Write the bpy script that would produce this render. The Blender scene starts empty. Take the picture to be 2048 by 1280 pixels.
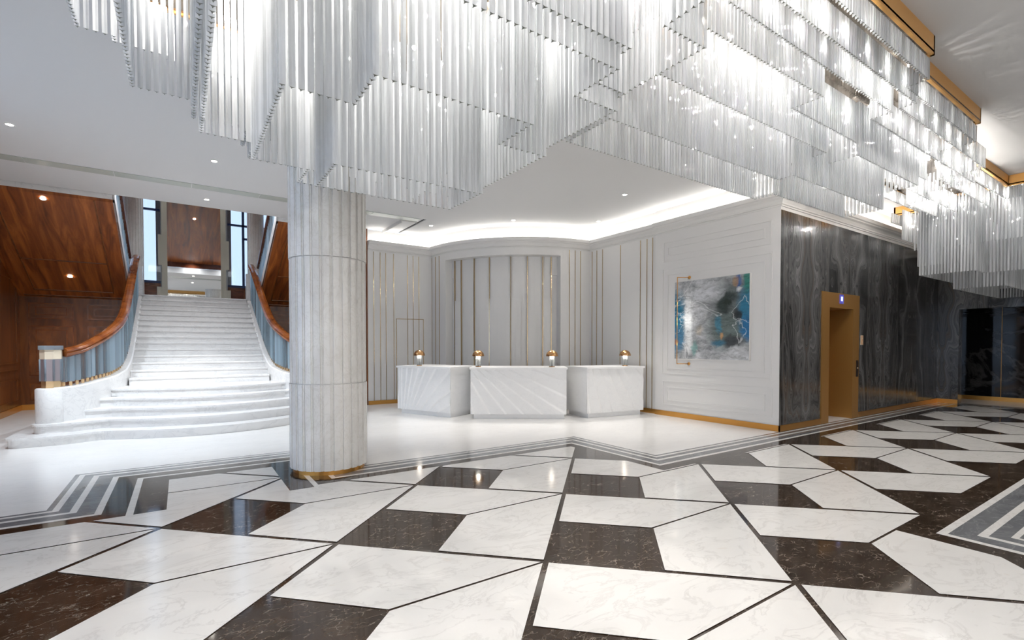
import bpy, bmesh, math, random
from mathutils import Vector, Matrix
PI = math.pi
random.seed(7)
S = bpy.context.scene
COL = S.collection

# ---------------------------------------------------------------- camera
cam_d = bpy.data.cameras.new('camera')
cam_d.sensor_fit = 'HORIZONTAL'; cam_d.sensor_width = 36.0
cam_d.lens = 978.0 * 36.0 / 2048.0
cam_d.shift_y = 71.6 / 2048.0
cam_d.clip_start = 0.05; cam_d.clip_end = 300
cam = bpy.data.objects.new('camera', cam_d); COL.objects.link(cam)
cam.location = (0, 0, 1.5)
cam.rotation_euler = (math.radians(90 - 1.15), 0, math.radians(-34.07))
S.camera = cam

# ---------------------------------------------------------------- world, exposure, sampling limits
W = bpy.data.worlds.new('daylight'); S.world = W; W.use_nodes = True
W.node_tree.nodes['Background'].inputs[0].default_value = (0.60, 0.76, 1.0, 1)
W.node_tree.nodes['Background'].inputs[1].default_value = 2.5
S.view_settings.view_transform = 'Standard'; S.view_settings.look = 'None'
S.view_settings.exposure = 0.12; S.view_settings.gamma = 1.0; S.view_settings.use_curve_mapping = False
cy = S.cycles
cy.use_adaptive_sampling = True; cy.adaptive_threshold = 0.12; cy.adaptive_min_samples = 16; cy.max_bounces = 8; cy.diffuse_bounces = 3; cy.glossy_bounces = 3; cy.transmission_bounces = 7
cy.transparent_max_bounces = 12; cy.caustics_reflective = False; cy.caustics_refractive = False
cy.sample_clamp_indirect = 6.0; cy.use_denoising = True

def lamp(name, kind, loc, power, color=(1, 1, 1), size=0.5, size_y=None, rot=(0, 0, 0), spot=None, blend=0.5, radius=0.05):
    d = bpy.data.lights.new(name, kind); d.energy = power; d.color = color
    if kind == 'AREA':
        d.size = size
        if size_y: d.shape = 'RECTANGLE'; d.size_y = size_y
    if kind == 'SPOT':
        d.spot_size = spot; d.spot_blend = blend; d.shadow_soft_size = radius
    if kind == 'POINT': d.shadow_soft_size = radius
    o = bpy.data.objects.new(name, d); o.location = loc; o.rotation_euler = rot; COL.objects.link(o)
    return o

WARM = (1.0, 0.90, 0.78); NEUT = (1.0, 0.96, 0.91)
# small bulbs between the rows of rods
for x in (0.3, 0.95, 1.6, 2.25):
    for y in (1.2, 1.85, 2.25, 2.9, 3.65, 4.15):
        lamp('chandelier_bulb', 'POINT', (x, y, 4.08), 26, NEUT, radius=0.012)
        if 1.8 < y: lamp('chandelier_bulb', 'POINT', (x, y, 3.62), 3, NEUT, radius=0.012)  # extra lower bulbs added to brighten the rods from inside
for x, y in ((-0.45, 3.0), (-0.45, 3.9), (-0.1, 4.7), (2.9, 2.6), (2.9, 3.6), (0.6, 4.9), (1.9, 4.9)):
    lamp('chandelier_bulb', 'POINT', (x, y, 4.08), 20, NEUT, radius=0.02)
for k in range(20):
    x = 3.25 + 0.45 * k
    for j, (y, p) in enumerate(((1.76 + 0.03 * k, 4.5), (1.97 + 0.03 * k, 4.5), (2.32 + 0.03 * k, 4.5), (2.75 + 0.016 * k, 7), (3.15 + 0.016 * k, 7))):
        lamp('chandelier_bulb', 'POINT', (x + 0.09 * j, y, 4.12), p * 0.85, NEUT, radius=0.012)
for x in (12.4, 13.4, 14.4, 15.4):
    for y in (1.7, 2.3, 2.75, 3.2, 3.7):
        lamp('chandelier_bulb', 'POINT', (x, y, 4.08), 7, NEUT, radius=0.02)
# lobby downlights: (x, y, z, watts)
DOWN = [(-1.86, 9.19, 4.45), (0.47, 9.17, 4.45), (0.46, 11.70, 4.45), (5.10, 11.08, 4.45), (6.48, 9.52, 4.45), (8.20, 8.48, 4.45), (7.19, 6.71, 4.45), (4.45, 8.55, 4.45)]
for (x, y, z) in DOWN:
    tilt = (-0.30, -0.42, -1.0) if y > 8.3 and x > 5 else (0.0, 0.30, -1.0) if x < 1 and y < 10 else (0, 0, -1)        # the three by the bowed wall are turned onto the desks
    lamp('downlight_beam', 'SPOT', (x, y, z - 0.03), 430 if x < 1 and y < 10 else 270, (0.82, 0.91, 1.0) if x < 1 and y < 10 else NEUT, spot=math.radians(115 if x < 1 and y < 10 else 62), blend=0.9, radius=0.04, rot=Vector(tilt).to_track_quat('-Z', 'Y').to_euler())
for (x, y) in ((-2.1, 12.47), (-2.08, 14.89)):
    lamp('downlight_beam', 'SPOT', (x, y, 2.66 + 0.48 * (15.8 - y) - 0.06), 45, WARM, spot=math.radians(110), blend=0.9, radius=0.04)
for x, y in ((-0.9, 12.6), (1.7, 12.6), (0.4, 12.6), (-0.3, 13.3), (1.1, 13.3), (-0.3, 15.2), (1.1, 15.2), (0.4, 17.3)):
    lamp('stair_fill', 'SPOT', (x, y, 4.85 + (y - 12.36) * 0.43), 50, (0.93, 0.96, 1.0), spot=math.radians(140), blend=0.9, radius=0.06)  # unseen fill spots added under the hall ceiling to brighten the stairs
# unseen fill lamps added behind and beside the viewer to brighten the lobby
for (x, y, p) in ((-3.5, -2.5, 55), (1.5, -3.5, 50), (7.0, -1.5, 60), (12.0, -1.0, 80)):
    lamp('lobby_fill', 'AREA', (x, y, 4.40), p, NEUT, 1.6, 1.6)

# ---------------------------------------------------------------- materials
MAT = {}
def new_mat(name):
    m = bpy.data.materials.new(name); m.use_nodes = True; MAT[name] = m
    nt = m.node_tree; b = nt.nodes['Principled BSDF']
    return m, nt, b
def node(nt, t, **kw):
    n = nt.nodes.new(t)
    for k, v in kw.items():
        if k in n.inputs.keys(): n.inputs[k].default_value = v
        else: setattr(n, k, v)
    return n
def simple(name, col, rough=0.5, metal=0.0, spec=0.5, emit=None, es=0.0):
    m, nt, b = new_mat(name)
    b.inputs['Base Color'].default_value = (*col, 1); b.inputs['Roughness'].default_value = rough
    b.inputs['Metallic'].default_value = metal; b.inputs['Specular IOR Level'].default_value = spec
    if emit: b.inputs['Emission Color'].default_value = (*emit, 1); b.inputs['Emission Strength'].default_value = es
    return m
def ramp(nt, stops, interp='LINEAR'):
    r = nt.nodes.new('ShaderNodeValToRGB'); r.color_ramp.interpolation = interp
    e = r.color_ramp.elements
    while len(e) < len(stops): e.new(0.5)
    for i, (p, c) in enumerate(stops):
        e[i].position = p; e[i].color = (*c, 1) if len(c) == 3 else c
    return r
def coords(nt, scale=(1, 1, 1), rot=(0, 0, 0)):
    g = nt.nodes.new('ShaderNodeNewGeometry')          # world position: veins run on across pieces
    mp = nt.nodes.new('ShaderNodeMapping'); mp.inputs['Scale'].default_value = scale; mp.inputs['Rotation'].default_value = rot
    nt.links.new(g.outputs['Position'], mp.inputs['Vector'])
    return mp.outputs['Vector']
def marble(name, base, vein, cloud, scale=1.5, rough=0.12, amount=0.5, stretch=(1, 1, 1), rot=(0, 0, 0.6), spots=None):
    m, nt, b = new_mat(name); L = nt.links.new
    v = coords(nt, tuple(scale * s for s in stretch), rot)
    n1 = node(nt, 'ShaderNodeTexNoise', Scale=1.0, Detail=8.0, Roughness=0.62, Distortion=1.6); L(v, n1.inputs['Vector'])
    r1 = ramp(nt, [(0.0, (0, 0, 0)), (0.47, (0, 0, 0)), (0.5, (1, 1, 1)), (0.53, (0, 0, 0)), (1.0, (0, 0, 0))]); L(n1.outputs['Fac'], r1.inputs['Fac'])
    n2 = node(nt, 'ShaderNodeTexNoise', Scale=0.7, Detail=5.0, Roughness=0.6, Distortion=0.8); L(v, n2.inputs['Vector'])
    r2 = ramp(nt, [(0.35, base), (0.7, cloud)]); L(n2.outputs['Fac'], r2.inputs['Fac'])
    mx = node(nt, 'ShaderNodeMix', data_type='RGBA'); mu = node(nt, 'ShaderNodeMath', operation='MULTIPLY'); mu.inputs[1].default_value = amount
    n3 = node(nt, 'ShaderNodeTexNoise', Scale=2.3, Detail=3.0); L(v, n3.inputs['Vector'])
    mm = node(nt, 'ShaderNodeMath', operation='MULTIPLY'); L(r1.outputs['Color'], mm.inputs[0]); L(n3.outputs['Fac'], mm.inputs[1])
    L(mm.outputs[0], mu.inputs[0]); L(mu.outputs[0], mx.inputs['Factor']); L(r2.outputs['Color'], mx.inputs['A']); mx.inputs['B'].default_value = (*vein, 1)
    out = mx.outputs['Result']
    if spots:
        n4 = node(nt, 'ShaderNodeTexNoise', Scale=3.2, Detail=2.0, Distortion=0.5); L(v, n4.inputs['Vector'])
        r4 = ramp(nt, [(0.70, (0, 0, 0)), (0.80, (0.6, 0.6, 0.6))]); L(n4.outputs['Fac'], r4.inputs['Fac'])
        m4 = node(nt, 'ShaderNodeMix', data_type='RGBA'); L(r4.outputs['Color'], m4.inputs['Factor']); L(out, m4.inputs['A']); m4.inputs['B'].default_value = (*spots, 1)
        out = m4.outputs['Result']
    L(out, b.inputs['Base Color']); b.inputs['Roughness'].default_value = rough
    return m
marble('white_floor', (0.80, 0.785, 0.76), (0.58, 0.56, 0.54), (0.74, 0.725, 0.70), 1.6, 0.13, 0.9, (1, 1.9, 1), spots=(0.66, 0.58, 0.50))
marble('lobby_floor', (0.86, 0.85, 0.835), (0.72, 0.71, 0.70), (0.82, 0.81, 0.795), 1.2, 0.20, 0.6, (1, 2.2, 1))
marble('stair_marble', (0.82, 0.815, 0.81), (0.60, 0.60, 0.61), (0.76, 0.755, 0.75), 1.7, 0.25, 0.8, (1, 1.4, 1.6))
marble('column_marble', (0.83, 0.82, 0.795), (0.56, 0.53, 0.48), (0.74, 0.725, 0.70), 5.0, 0.32, 0.6, (1, 1, 0.8), (0.7, 0.3, 0.2))
marble('desk_marble', (0.88, 0.88, 0.875), (0.76, 0.76, 0.765), (0.85, 0.85, 0.85), 2.2, 0.30, 0.5, (1, 1, 1.2))
marble('grey_marble', (0.13, 0.135, 0.145), (0.34, 0.34, 0.35), (0.21, 0.215, 0.225), 2.2, 0.12, 0.7, (1, 2.2, 1))
def emperador():
    m, nt, b = new_mat('dark_marble'); L = nt.links.new
    v = coords(nt, (1.0, 1.6, 1), (0, 0, 0.5))
    n0 = node(nt, 'ShaderNodeTexNoise', Scale=3.0, Detail=6.0, Roughness=0.65); L(v, n0.inputs['Vector'])
    mxv = node(nt, 'ShaderNodeMix', data_type='VECTOR'); mxv.inputs['Factor'].default_value = 0.22; L(v, mxv.inputs[4]); L(n0.outputs['Color'], mxv.inputs[5])
    vo = node(nt, 'ShaderNodeTexVoronoi', feature='DISTANCE_TO_EDGE', Scale=15.0); L(mxv.outputs[1], vo.inputs['Vector'])
    r = ramp(nt, [(0.0, (1, 1, 1)), (0.014, (0.6, 0.6, 0.6)), (0.035, (0, 0, 0))]); L(vo.outputs['Distance'], r.inputs['Fac'])
    n1 = node(nt, 'ShaderNodeTexNoise', Scale=7.0, Detail=5.0, Roughness=0.7); L(v, n1.inputs['Vector'])
    r1 = ramp(nt, [(0.47, (0, 0, 0)), (0.62, (1, 1, 1))]); L(n1.outputs['Fac'], r1.inputs['Fac'])
    mu = node(nt, 'ShaderNodeMath', operation='MULTIPLY'); L(r.outputs['Color'], mu.inputs[0]); L(r1.outputs['Color'], mu.inputs[1])
    mu2 = node(nt, 'ShaderNodeMath', operation='MULTIPLY'); L(mu.outputs[0], mu2.inputs[0]); mu2.inputs[1].default_value = 0.75
    r2 = ramp(nt, [(0.3, (0.022, 0.014, 0.009)), (0.65, (0.058, 0.039, 0.027))]); L(n0.outputs['Fac'], r2.inputs['Fac'])
    mx = node(nt, 'ShaderNodeMix', data_type='RGBA'); L(mu2.outputs[0], mx.inputs['Factor']); L(r2.outputs['Color'], mx.inputs['A']); mx.inputs['B'].default_value = (0.46, 0.40, 0.34, 1)
    L(mx.outputs['Result'], b.inputs['Base Color']); b.inputs['Roughness'].default_value = 0.07
emperador()
def bookmatch():
    # polished black stone with figured veins mirrored from slab to slab
    m, nt, b = new_mat('black_stone'); L = nt.links.new
    g = nt.nodes.new('ShaderNodeNewGeometry'); sp = nt.nodes.new('ShaderNodeSeparateXYZ'); L(g.outputs['Position'], sp.inputs[0])
    ad = node(nt, 'ShaderNodeMath', operation='ADD'); L(sp.outputs['X'], ad.inputs[0]); L(sp.outputs['Y'], ad.inputs[1])
    a2 = node(nt, 'ShaderNodeMath', operation='ADD'); L(ad.outputs[0], a2.inputs[0]); a2.inputs[1].default_value = -15.80
    pp = node(nt, 'ShaderNodeMath', operation='PINGPONG'); L(a2.outputs[0], pp.inputs[0]); pp.inputs[1].default_value = 1.75
    zc = node(nt, 'ShaderNodeMath', operation='PINGPONG'); L(sp.outputs['Z'], zc.inputs[0]); zc.inputs[1].default_value = 2.75
    # arching veins: contour lines of  x^2 (more open at the bottom) + z
    cb = nt.nodes.new('ShaderNodeCombineXYZ'); L(pp.outputs[0], cb.inputs[0]); L(zc.outputs[0], cb.inputs[2])
    mp = nt.nodes.new('ShaderNodeMapping'); mp.inputs['Scale'].default_value = (1.1, 1, 0.32); L(cb.outputs[0], mp.inputs['Vector'])
    nz = node(nt, 'ShaderNodeTexNoise', Scale=1.5, Detail=3.0, Roughness=0.5, Distortion=0.6); L(mp.outputs[0], nz.inputs['Vector'])
    zz = node(nt, 'ShaderNodeMath', operation='MULTIPLY'); L(zc.outputs[0], zz.inputs[0]); zz.inputs[1].default_value = 0.16
    s1 = node(nt, 'ShaderNodeMath', operation='MULTIPLY_ADD'); L(nz.outputs['Fac'], s1.inputs[0]); s1.inputs[1].default_value = 1.1; L(zz.outputs[0], s1.inputs[2])
    s2 = node(nt, 'ShaderNodeMath', operation='MULTIPLY_ADD'); L(pp.outputs[0], s2.inputs[0]); s2.inputs[1].default_value = 0.65; L(s1.outputs[0], s2.inputs[2])
    cb2 = nt.nodes.new('ShaderNodeCombineXYZ'); L(s2.outputs[0], cb2.inputs[0])
    mp2 = nt.nodes.new('ShaderNodeMapping'); mp2.inputs['Scale'].default_value = (5.5, 1, 0.05); L(cb2.outputs[0], mp2.inputs['Vector'])
    fine = node(nt, 'ShaderNodeTexNoise', Scale=8.0, Detail=8.0, Roughness=0.74); L(mp2.outputs[0], fine.inputs['Vector'])
    r = ramp(nt, [(0.30, (0.007, 0.007, 0.008)), (0.44, (0.036, 0.036, 0.037)), (0.56, (0.10, 0.098, 0.096)), (0.66, (0.20, 0.192, 0.185)), (0.76, (0.08, 0.08, 0.082))])
    L(fine.outputs['Fac'], r.inputs['Fac'])
    nb = node(nt, 'ShaderNodeTexNoise', Scale=2.2, Detail=2.0); L(mp2.outputs[0], nb.inputs['Vector'])
    rb = ramp(nt, [(0.60, (0, 0, 0)), (0.68, (0.55, 0.55, 0.55)), (0.74, (0, 0, 0))]); L(nb.outputs['Fac'], rb.inputs['Fac'])
    mp3 = nt.nodes.new('ShaderNodeMapping'); mp3.inputs['Scale'].default_value = (1.6, 1, 1); L(cb2.outputs[0], mp3.inputs['Vector'])
    bd = node(nt, 'ShaderNodeTexNoise', Scale=3.0, Detail=3.0); L(mp3.outputs[0], bd.inputs['Vector'])
    rbd = ramp(nt, [(0.38, (0.25, 0.25, 0.25)), (0.62, (1.7, 1.7, 1.7))]); L(bd.outputs['Fac'], rbd.inputs['Fac'])
    ml = node(nt, 'ShaderNodeMix', data_type='RGBA', blend_type='MULTIPLY'); ml.inputs['Factor'].default_value = 1.0; L(r.outputs['Color'], ml.inputs['A']); L(rbd.outputs['Color'], ml.inputs['B'])
    mx = node(nt, 'ShaderNodeMix', data_type='RGBA'); L(rb.outputs['Color'], mx.inputs['Factor']); L(ml.outputs['Result'], mx.inputs['A']); mx.inputs['B'].default_value = (0.12, 0.075, 0.042, 1)
    L(mx.outputs['Result'], b.inputs['Base Color']); b.inputs['Roughness'].default_value = 0.14
bookmatch()
marble('nero_stone', (0.005, 0.005, 0.006), (0.12, 0.115, 0.11), (0.009, 0.009, 0.010), 0.35, 0.06, 0.7, (1, 1, 1), (0.5, 0.8, 0.3))
def wood(name, dark, mid, light, scale, rough=0.28, rot=(0, 0, 0)):
    m, nt, b = new_mat(name); L = nt.links.new
    v = coords(nt, scale, rot)
    n1 = node(nt, 'ShaderNodeTexNoise', Scale=1.0, Detail=6.0, Roughness=0.6, Distortion=1.2); L(v, n1.inputs['Vector'])
    r = ramp(nt, [(0.25, dark), (0.48, mid), (0.72, light)]); L(n1.outputs['Fac'], r.inputs['Fac'])
    L(r.outputs['Color'], b.inputs['Base Color']); b.inputs['Roughness'].default_value = rough
    return m
WD, WM, WL = (0.085, 0.019, 0.005), (0.29, 0.076, 0.015), (0.52, 0.16, 0.033)
wood('soffit_wood', WD, WM, WL, (7.0, 0.7, 0.7), 0.3)
wood('panel_wood', (0.07, 0.018, 0.005), (0.17, 0.050, 0.011), (0.29, 0.092, 0.02), (4.0, 4.0, 0.7))
wood('chevron_wood', (0.08, 0.022, 0.006), (0.20, 0.062, 0.014), (0.35, 0.115, 0.028), (3.0, 3.0, 1.4), rot=(0, 0.8, 0))
wood('rail_wood', (0.11, 0.028, 0.009), (0.22, 0.06, 0.014), (0.35, 0.11, 0.024), (2.0, 2.0, 5.0), 0.14)
wood('rail_dark', WD, (0.11, 0.03, 0.012), (0.18, 0.05, 0.02), (2.0, 2.0, 5.0), 0.2)
simple('wall_white', (0.76, 0.745, 0.725), 0.55)
simple('ceiling_white', (0.72, 0.715, 0.71), 0.7)
simple('cornice_white', (0.74, 0.725, 0.70), 0.5)
simple('void_white', (0.80, 0.80, 0.80), 0.6)
simple('brass', (0.66, 0.33, 0.085), 0.30, 0.92)
simple('strip_brass', (0.62, 0.47, 0.28), 0.18, 1.0)
simple('chandelier_brass', (0.80, 0.43, 0.125), 0.38, 0.35)
simple('bronze', (0.42, 0.215, 0.06), 0.38, 0.55)
simple('bronze_door', (0.31, 0.13, 0.008), 0.36, 0.5)
simple('lamp_copper', (0.60, 0.34, 0.16), 0.22, 1.0)
simple('dark_gap', (0.03, 0.03, 0.03), 0.8)
simple('plate_bronze', (0.16, 0.13, 0.10), 0.15, 0.8)
simple('mullion', (0.015, 0.03, 0.09), 0.4)
simple('frosted_view', (0.62, 0.74, 0.90), 0.9)
simple('black_plastic', (0.012, 0.008, 0.008), 0.3)
simple('sign_copper', (0.72, 0.36, 0.17), 0.35, 0.3)
simple('sign_cream', (0.80, 0.66, 0.48), 0.5)
simple('diffuser', (0.56, 0.60, 0.55), 0.25)
simple('led_strip', (1, 1, 1), 0.5, emit=(1.0, 0.97, 0.92), es=22.0)
simple('lens_glow', (1, 1, 1), 0.5, emit=(1.0, 0.95, 0.86), es=30.0)
simple('bulb_glow', (1, 1, 1), 0.5, emit=(1.0, 0.93, 0.82), es=22.0)
simple('screen_glow', (0.2, 0.2, 0.6), 0.4, emit=(0.62, 0.66, 1.0), es=1.2)
simple('screen_blue', (0.02, 0.02, 0.1), 0.4, emit=(0.08, 0.08, 0.42), es=0.8)
simple('mirror_glass', (0.80, 0.80, 0.78), 0.02, 1.0)
simple('pale_frame', (0.58, 0.56, 0.46), 0.35)
def glass(name, tint, rough, milky, white=(0.9, 0.93, 0.95)):
    m, nt, b = new_mat(name)
    b.inputs['Base Color'].default_value = (*tint, 1); b.inputs['Roughness'].default_value = rough
    b.inputs['Transmission Weight'].default_value = 1.0 - milky; b.inputs['IOR'].default_value = 1.48
    return m
def crystal(name, tint, milky, clear, ior=1.48, rough=0.02, vary=0.0, body=(0.93, 0.945, 0.96)):
    # pressed glass whose white body stands in for refracted lamp light: part refracts, part lets light straight on, part scatters
    m, nt, b = new_mat(name); nt.nodes.remove(b); L = nt.links.new
    gl = node(nt, 'ShaderNodeBsdfGlass', Roughness=rough, IOR=ior, Color=(*tint, 1))
    tp = node(nt, 'ShaderNodeBsdfTransparent', Color=(*tint, 1))
    df = node(nt, 'ShaderNodeBsdfDiffuse', Color=(*body, 1)); tl_ = node(nt, 'ShaderNodeBsdfTranslucent', Color=(*body, 1))
    m1 = node(nt, 'ShaderNodeMixShader'); m1.inputs[0].default_value = 0.5; L(df.outputs[0], m1.inputs[1]); L(tl_.outputs[0], m1.inputs[2])
    m2 = node(nt, 'ShaderNodeMixShader'); m2.inputs[0].default_value = clear; L(gl.outputs[0], m2.inputs[1]); L(tp.outputs[0], m2.inputs[2])
    m3 = node(nt, 'ShaderNodeMixShader'); m3.inputs[0].default_value = milky; L(m2.outputs[0], m3.inputs[1]); L(m1.outputs[0], m3.inputs[2])
    if vary:                                                          # every rod a little clearer or milkier than the next
        at = node(nt, 'ShaderNodeAttribute', attribute_name='milk'); oi = nt.nodes.new('ShaderNodeObjectInfo')
        ad = node(nt, 'ShaderNodeMath', operation='ADD'); L(at.outputs['Fac'], ad.inputs[0]); L(oi.outputs['Random'], ad.inputs[1])
        fr = node(nt, 'ShaderNodeMath', operation='FRACT'); L(ad.outputs[0], fr.inputs[0])
        mr = node(nt, 'ShaderNodeMath', operation='MULTIPLY_ADD'); L(fr.outputs[0], mr.inputs[0]); mr.inputs[1].default_value = 2 * vary; mr.inputs[2].default_value = milky - vary
        L(mr.outputs[0], m3.inputs[0])
    L(m3.outputs[0], nt.nodes['Material Output'].inputs['Surface'])
crystal('rod_glass', (0.975, 0.985, 0.99), 0.50, 0.42, vary=0.24)
simple('rod_tip_shade', (0.17, 0.18, 0.15), 0.35)  # caps coloured dark for how clear glass looks when seen end-on
crystal('baluster_glass', (0.90, 0.97, 1.0), 0.34, 0.35, vary=0.24, body=(0.70, 0.86, 0.98))  # blue body colour stands in for window light reflected in the glass
crystal('clear_glass', (0.97, 0.98, 0.98), 0.12, 0.75)
def window_pane(name, tint):
    m, nt, b = new_mat(name)
    b.inputs['Base Color'].default_value = (0.9, 0.95, 1, 1); b.inputs['Roughness'].default_value = 0.0
    tr = nt.nodes.new('ShaderNodeBsdfTransparent'); tr.inputs[0].default_value = (*tint, 1)
    gl = nt.nodes.new('ShaderNodeBsdfGlossy'); gl.inputs['Roughness'].default_value = 0.02
    mx = nt.nodes.new('ShaderNodeMixShader'); mx.inputs[0].default_value = 0.07
    nt.links.new(tr.outputs[0], mx.inputs[1]); nt.links.new(gl.outputs[0], mx.inputs[2])
    nt.links.new(mx.outputs[0], nt.nodes['Material Output'].inputs['Surface'])
window_pane('pane', (0.97, 0.98, 1.0)); window_pane('tinted_pane', (0.68, 0.70, 0.72)); window_pane('warm_fill_pane', (0.92, 0.80, 0.69))  # the last is tinted warm to balance the added daylight fill
def painting():
    m, nt, b = new_mat('canvas_paint'); L = nt.links.new
    tc = nt.nodes.new('ShaderNodeTexCoord'); sp = nt.nodes.new('ShaderNodeSeparateXYZ'); L(tc.outputs['Object'], sp.inputs[0])
    u = node(nt, 'ShaderNodeMapRange'); L(sp.outputs['Y'], u.inputs[0]); u.inputs[1].default_value = 0.82; u.inputs[2].default_value = -0.82   # left to right
    v = node(nt, 'ShaderNodeMapRange'); L(sp.outputs['Z'], v.inputs[0]); v.inputs[1].default_value = 0.0; v.inputs[2].default_value = 1.6
    cb = nt.nodes.new('ShaderNodeCombineXYZ'); L(u.outputs[0], cb.inputs[0]); L(v.outputs[0], cb.inputs[1])
    n0 = node(nt, 'ShaderNodeTexNoise', Scale=5.0, Detail=9.0, Roughness=0.70, Distortion=0.9); L(cb.outputs[0], n0.inputs['Vector'])
    wv = node(nt, 'ShaderNodeMix', data_type='VECTOR'); wv.inputs['Factor'].default_value = 0.14; L(cb.outputs[0], wv.inputs[4]); L(n0.outputs['Color'], wv.inputs[5])
    warped = wv.outputs[1]
    base = ramp(nt, [(0.30, (0.16, 0.17, 0.17)), (0.45, (0.36, 0.37, 0.38)), (0.58, (0.52, 0.53, 0.54)), (0.75, (0.70, 0.70, 0.71))]); L(n0.outputs['Fac'], base.inputs['Fac'])
    col = base.outputs['Color']
    def blob(col, cx, cy, rx, ry, c, amt=1.0, hard=0.5):
        mp = nt.nodes.new('ShaderNodeMapping'); mp.inputs['Location'].default_value = (-(cx * 0.86 + 0.07) / rx, -(cy * 0.86 + 0.07) / ry, 0)
        mp.inputs['Scale'].default_value = (1 / rx, 1 / ry, 0); L(warped, mp.inputs['Vector'])
        ln = node(nt, 'ShaderNodeVectorMath', operation='LENGTH'); L(mp.outputs[0], ln.inputs[0])
        mr = node(nt, 'ShaderNodeMapRange'); L(ln.outputs['Value'], mr.inputs[0]); mr.inputs[1].default_value = 1.0; mr.inputs[2].default_value = hard; mr.inputs[3].default_value = 0.0; mr.inputs[4].default_value = amt
        mx = node(nt, 'ShaderNodeMix', data_type='RGBA'); L(mr.outputs[0], mx.inputs['Factor']); L(col, mx.inputs['A']); mx.inputs['B'].default_value = (*c, 1)
        return mx.outputs['Result']
    T = (0.02, 0.16, 0.27); DK = (0.03, 0.045, 0.04)
    for a in ((0.78, 0.62, 0.30, 0.40, (0.10, 0.12, 0.12), 0.9), (0.72, 0.35, 0.28, 0.25, (0.13, 0.17, 0.16), 0.85), (0.0, 0.50, 0.17, 0.42, T, 1.0), (0.05, 0.26, 0.12, 0.16, (0.06, 0.20, 0.34), 0.9),
              (0.0, 0.22, 0.06, 0.05, (0.42, 0.20, 0.10), 0.8), (1.0, 0.58, 0.16, 0.35, T, 0.95), (0.98, 0.38, 0.09, 0.16, (0.02, 0.15, 0.33), 0.95), (0.97, 0.92, 0.06, 0.14, (0.02, 0.20, 0.16), 0.9),
              (0.86, 0.92, 0.03, 0.12, (0.03, 0.10, 0.30), 0.9), (0.83, 0.93, 0.04, 0.07, (0.40, 0.24, 0.12), 0.7), (0.68, 0.66, 0.09, 0.12, DK, 0.95), (0.75, 0.75, 0.12, 0.07, DK, 0.8),
              (0.72, 0.685, 0.055, 0.045, (0.02, 0.03, 0.025), 1.0), (0.85, 0.54, 0.07, 0.07, (0.02, 0.02, 0.02), 0.85), (0.80, 0.22, 0.14, 0.08, (0.035, 0.04, 0.045), 0.9), (0.62, 0.42, 0.05, 0.12, (0.05, 0.22, 0.32), 0.8),
              (0.62, 0.20, 0.10, 0.045, (0.04, 0.17, 0.26), 0.9), (0.65, 0.29, 0.035, 0.04, (0.55, 0.30, 0.13), 0.9), (0.29, 0.13, 0.04, 0.10, (0.16, 0.33, 0.31), 0.8), (0.36, 0.37, 0.06, 0.07, (0.55, 0.50, 0.42), 0.8),
              (0.20, 0.45, 0.07, 0.36, (0.80, 0.82, 0.82), 0.9), (0.45, 0.83, 0.26, 0.10, (0.55, 0.56, 0.58), 0.8), (0.85, 0.06, 0.17, 0.10, (0.60, 0.61, 0.62), 0.85), (0.87, 0.835, 0.035, 0.035, (0.65, 0.66, 0.66), 0.9)):
        col = blob(col, *a)
    wl = node(nt, 'ShaderNodeTexNoise', Scale=1.3, Detail=6.0, Distortion=0.9); L(cb.outputs[0], wl.inputs['Vector'])
    rl = ramp(nt, [(0.492, (0, 0, 0)), (0.5, (0.55, 0.55, 0.55)), (0.508, (0, 0, 0))]); L(wl.outputs['Fac'], rl.inputs['Fac'])
    ms = nt.nodes.new('ShaderNodeMapping'); ms.inputs['Scale'].default_value = (9, 34, 1); L(warped, ms.inputs['Vector'])
    st_ = node(nt, 'ShaderNodeTexNoise', Scale=1.0, Detail=5.0, Roughness=0.7); L(ms.outputs[0], st_.inputs['Vector'])
    rs_ = ramp(nt, [(0.32, (0.45, 0.45, 0.45)), (0.5, (1.0, 1.0, 1.0)), (0.68, (1.35, 1.35, 1.35))]); L(st_.outputs['Fac'], rs_.inputs['Fac'])
    mlt = node(nt, 'ShaderNodeMix', data_type='RGBA', blend_type='MULTIPLY'); mlt.inputs['Factor'].default_value = 0.8; L(col, mlt.inputs['A']); L(rs_.outputs['Color'], mlt.inputs['B']); col = mlt.outputs['Result']
    mx = node(nt, 'ShaderNodeMix', data_type='RGBA'); L(rl.outputs['Color'], mx.inputs['Factor']); L(col, mx.inputs['A']); mx.inputs['B'].default_value = (0.82, 0.83, 0.83, 1)
    L(mx.outputs['Result'], b.inputs['Base Color']); b.inputs['Roughness'].default_value = 0.35
painting()

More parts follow.
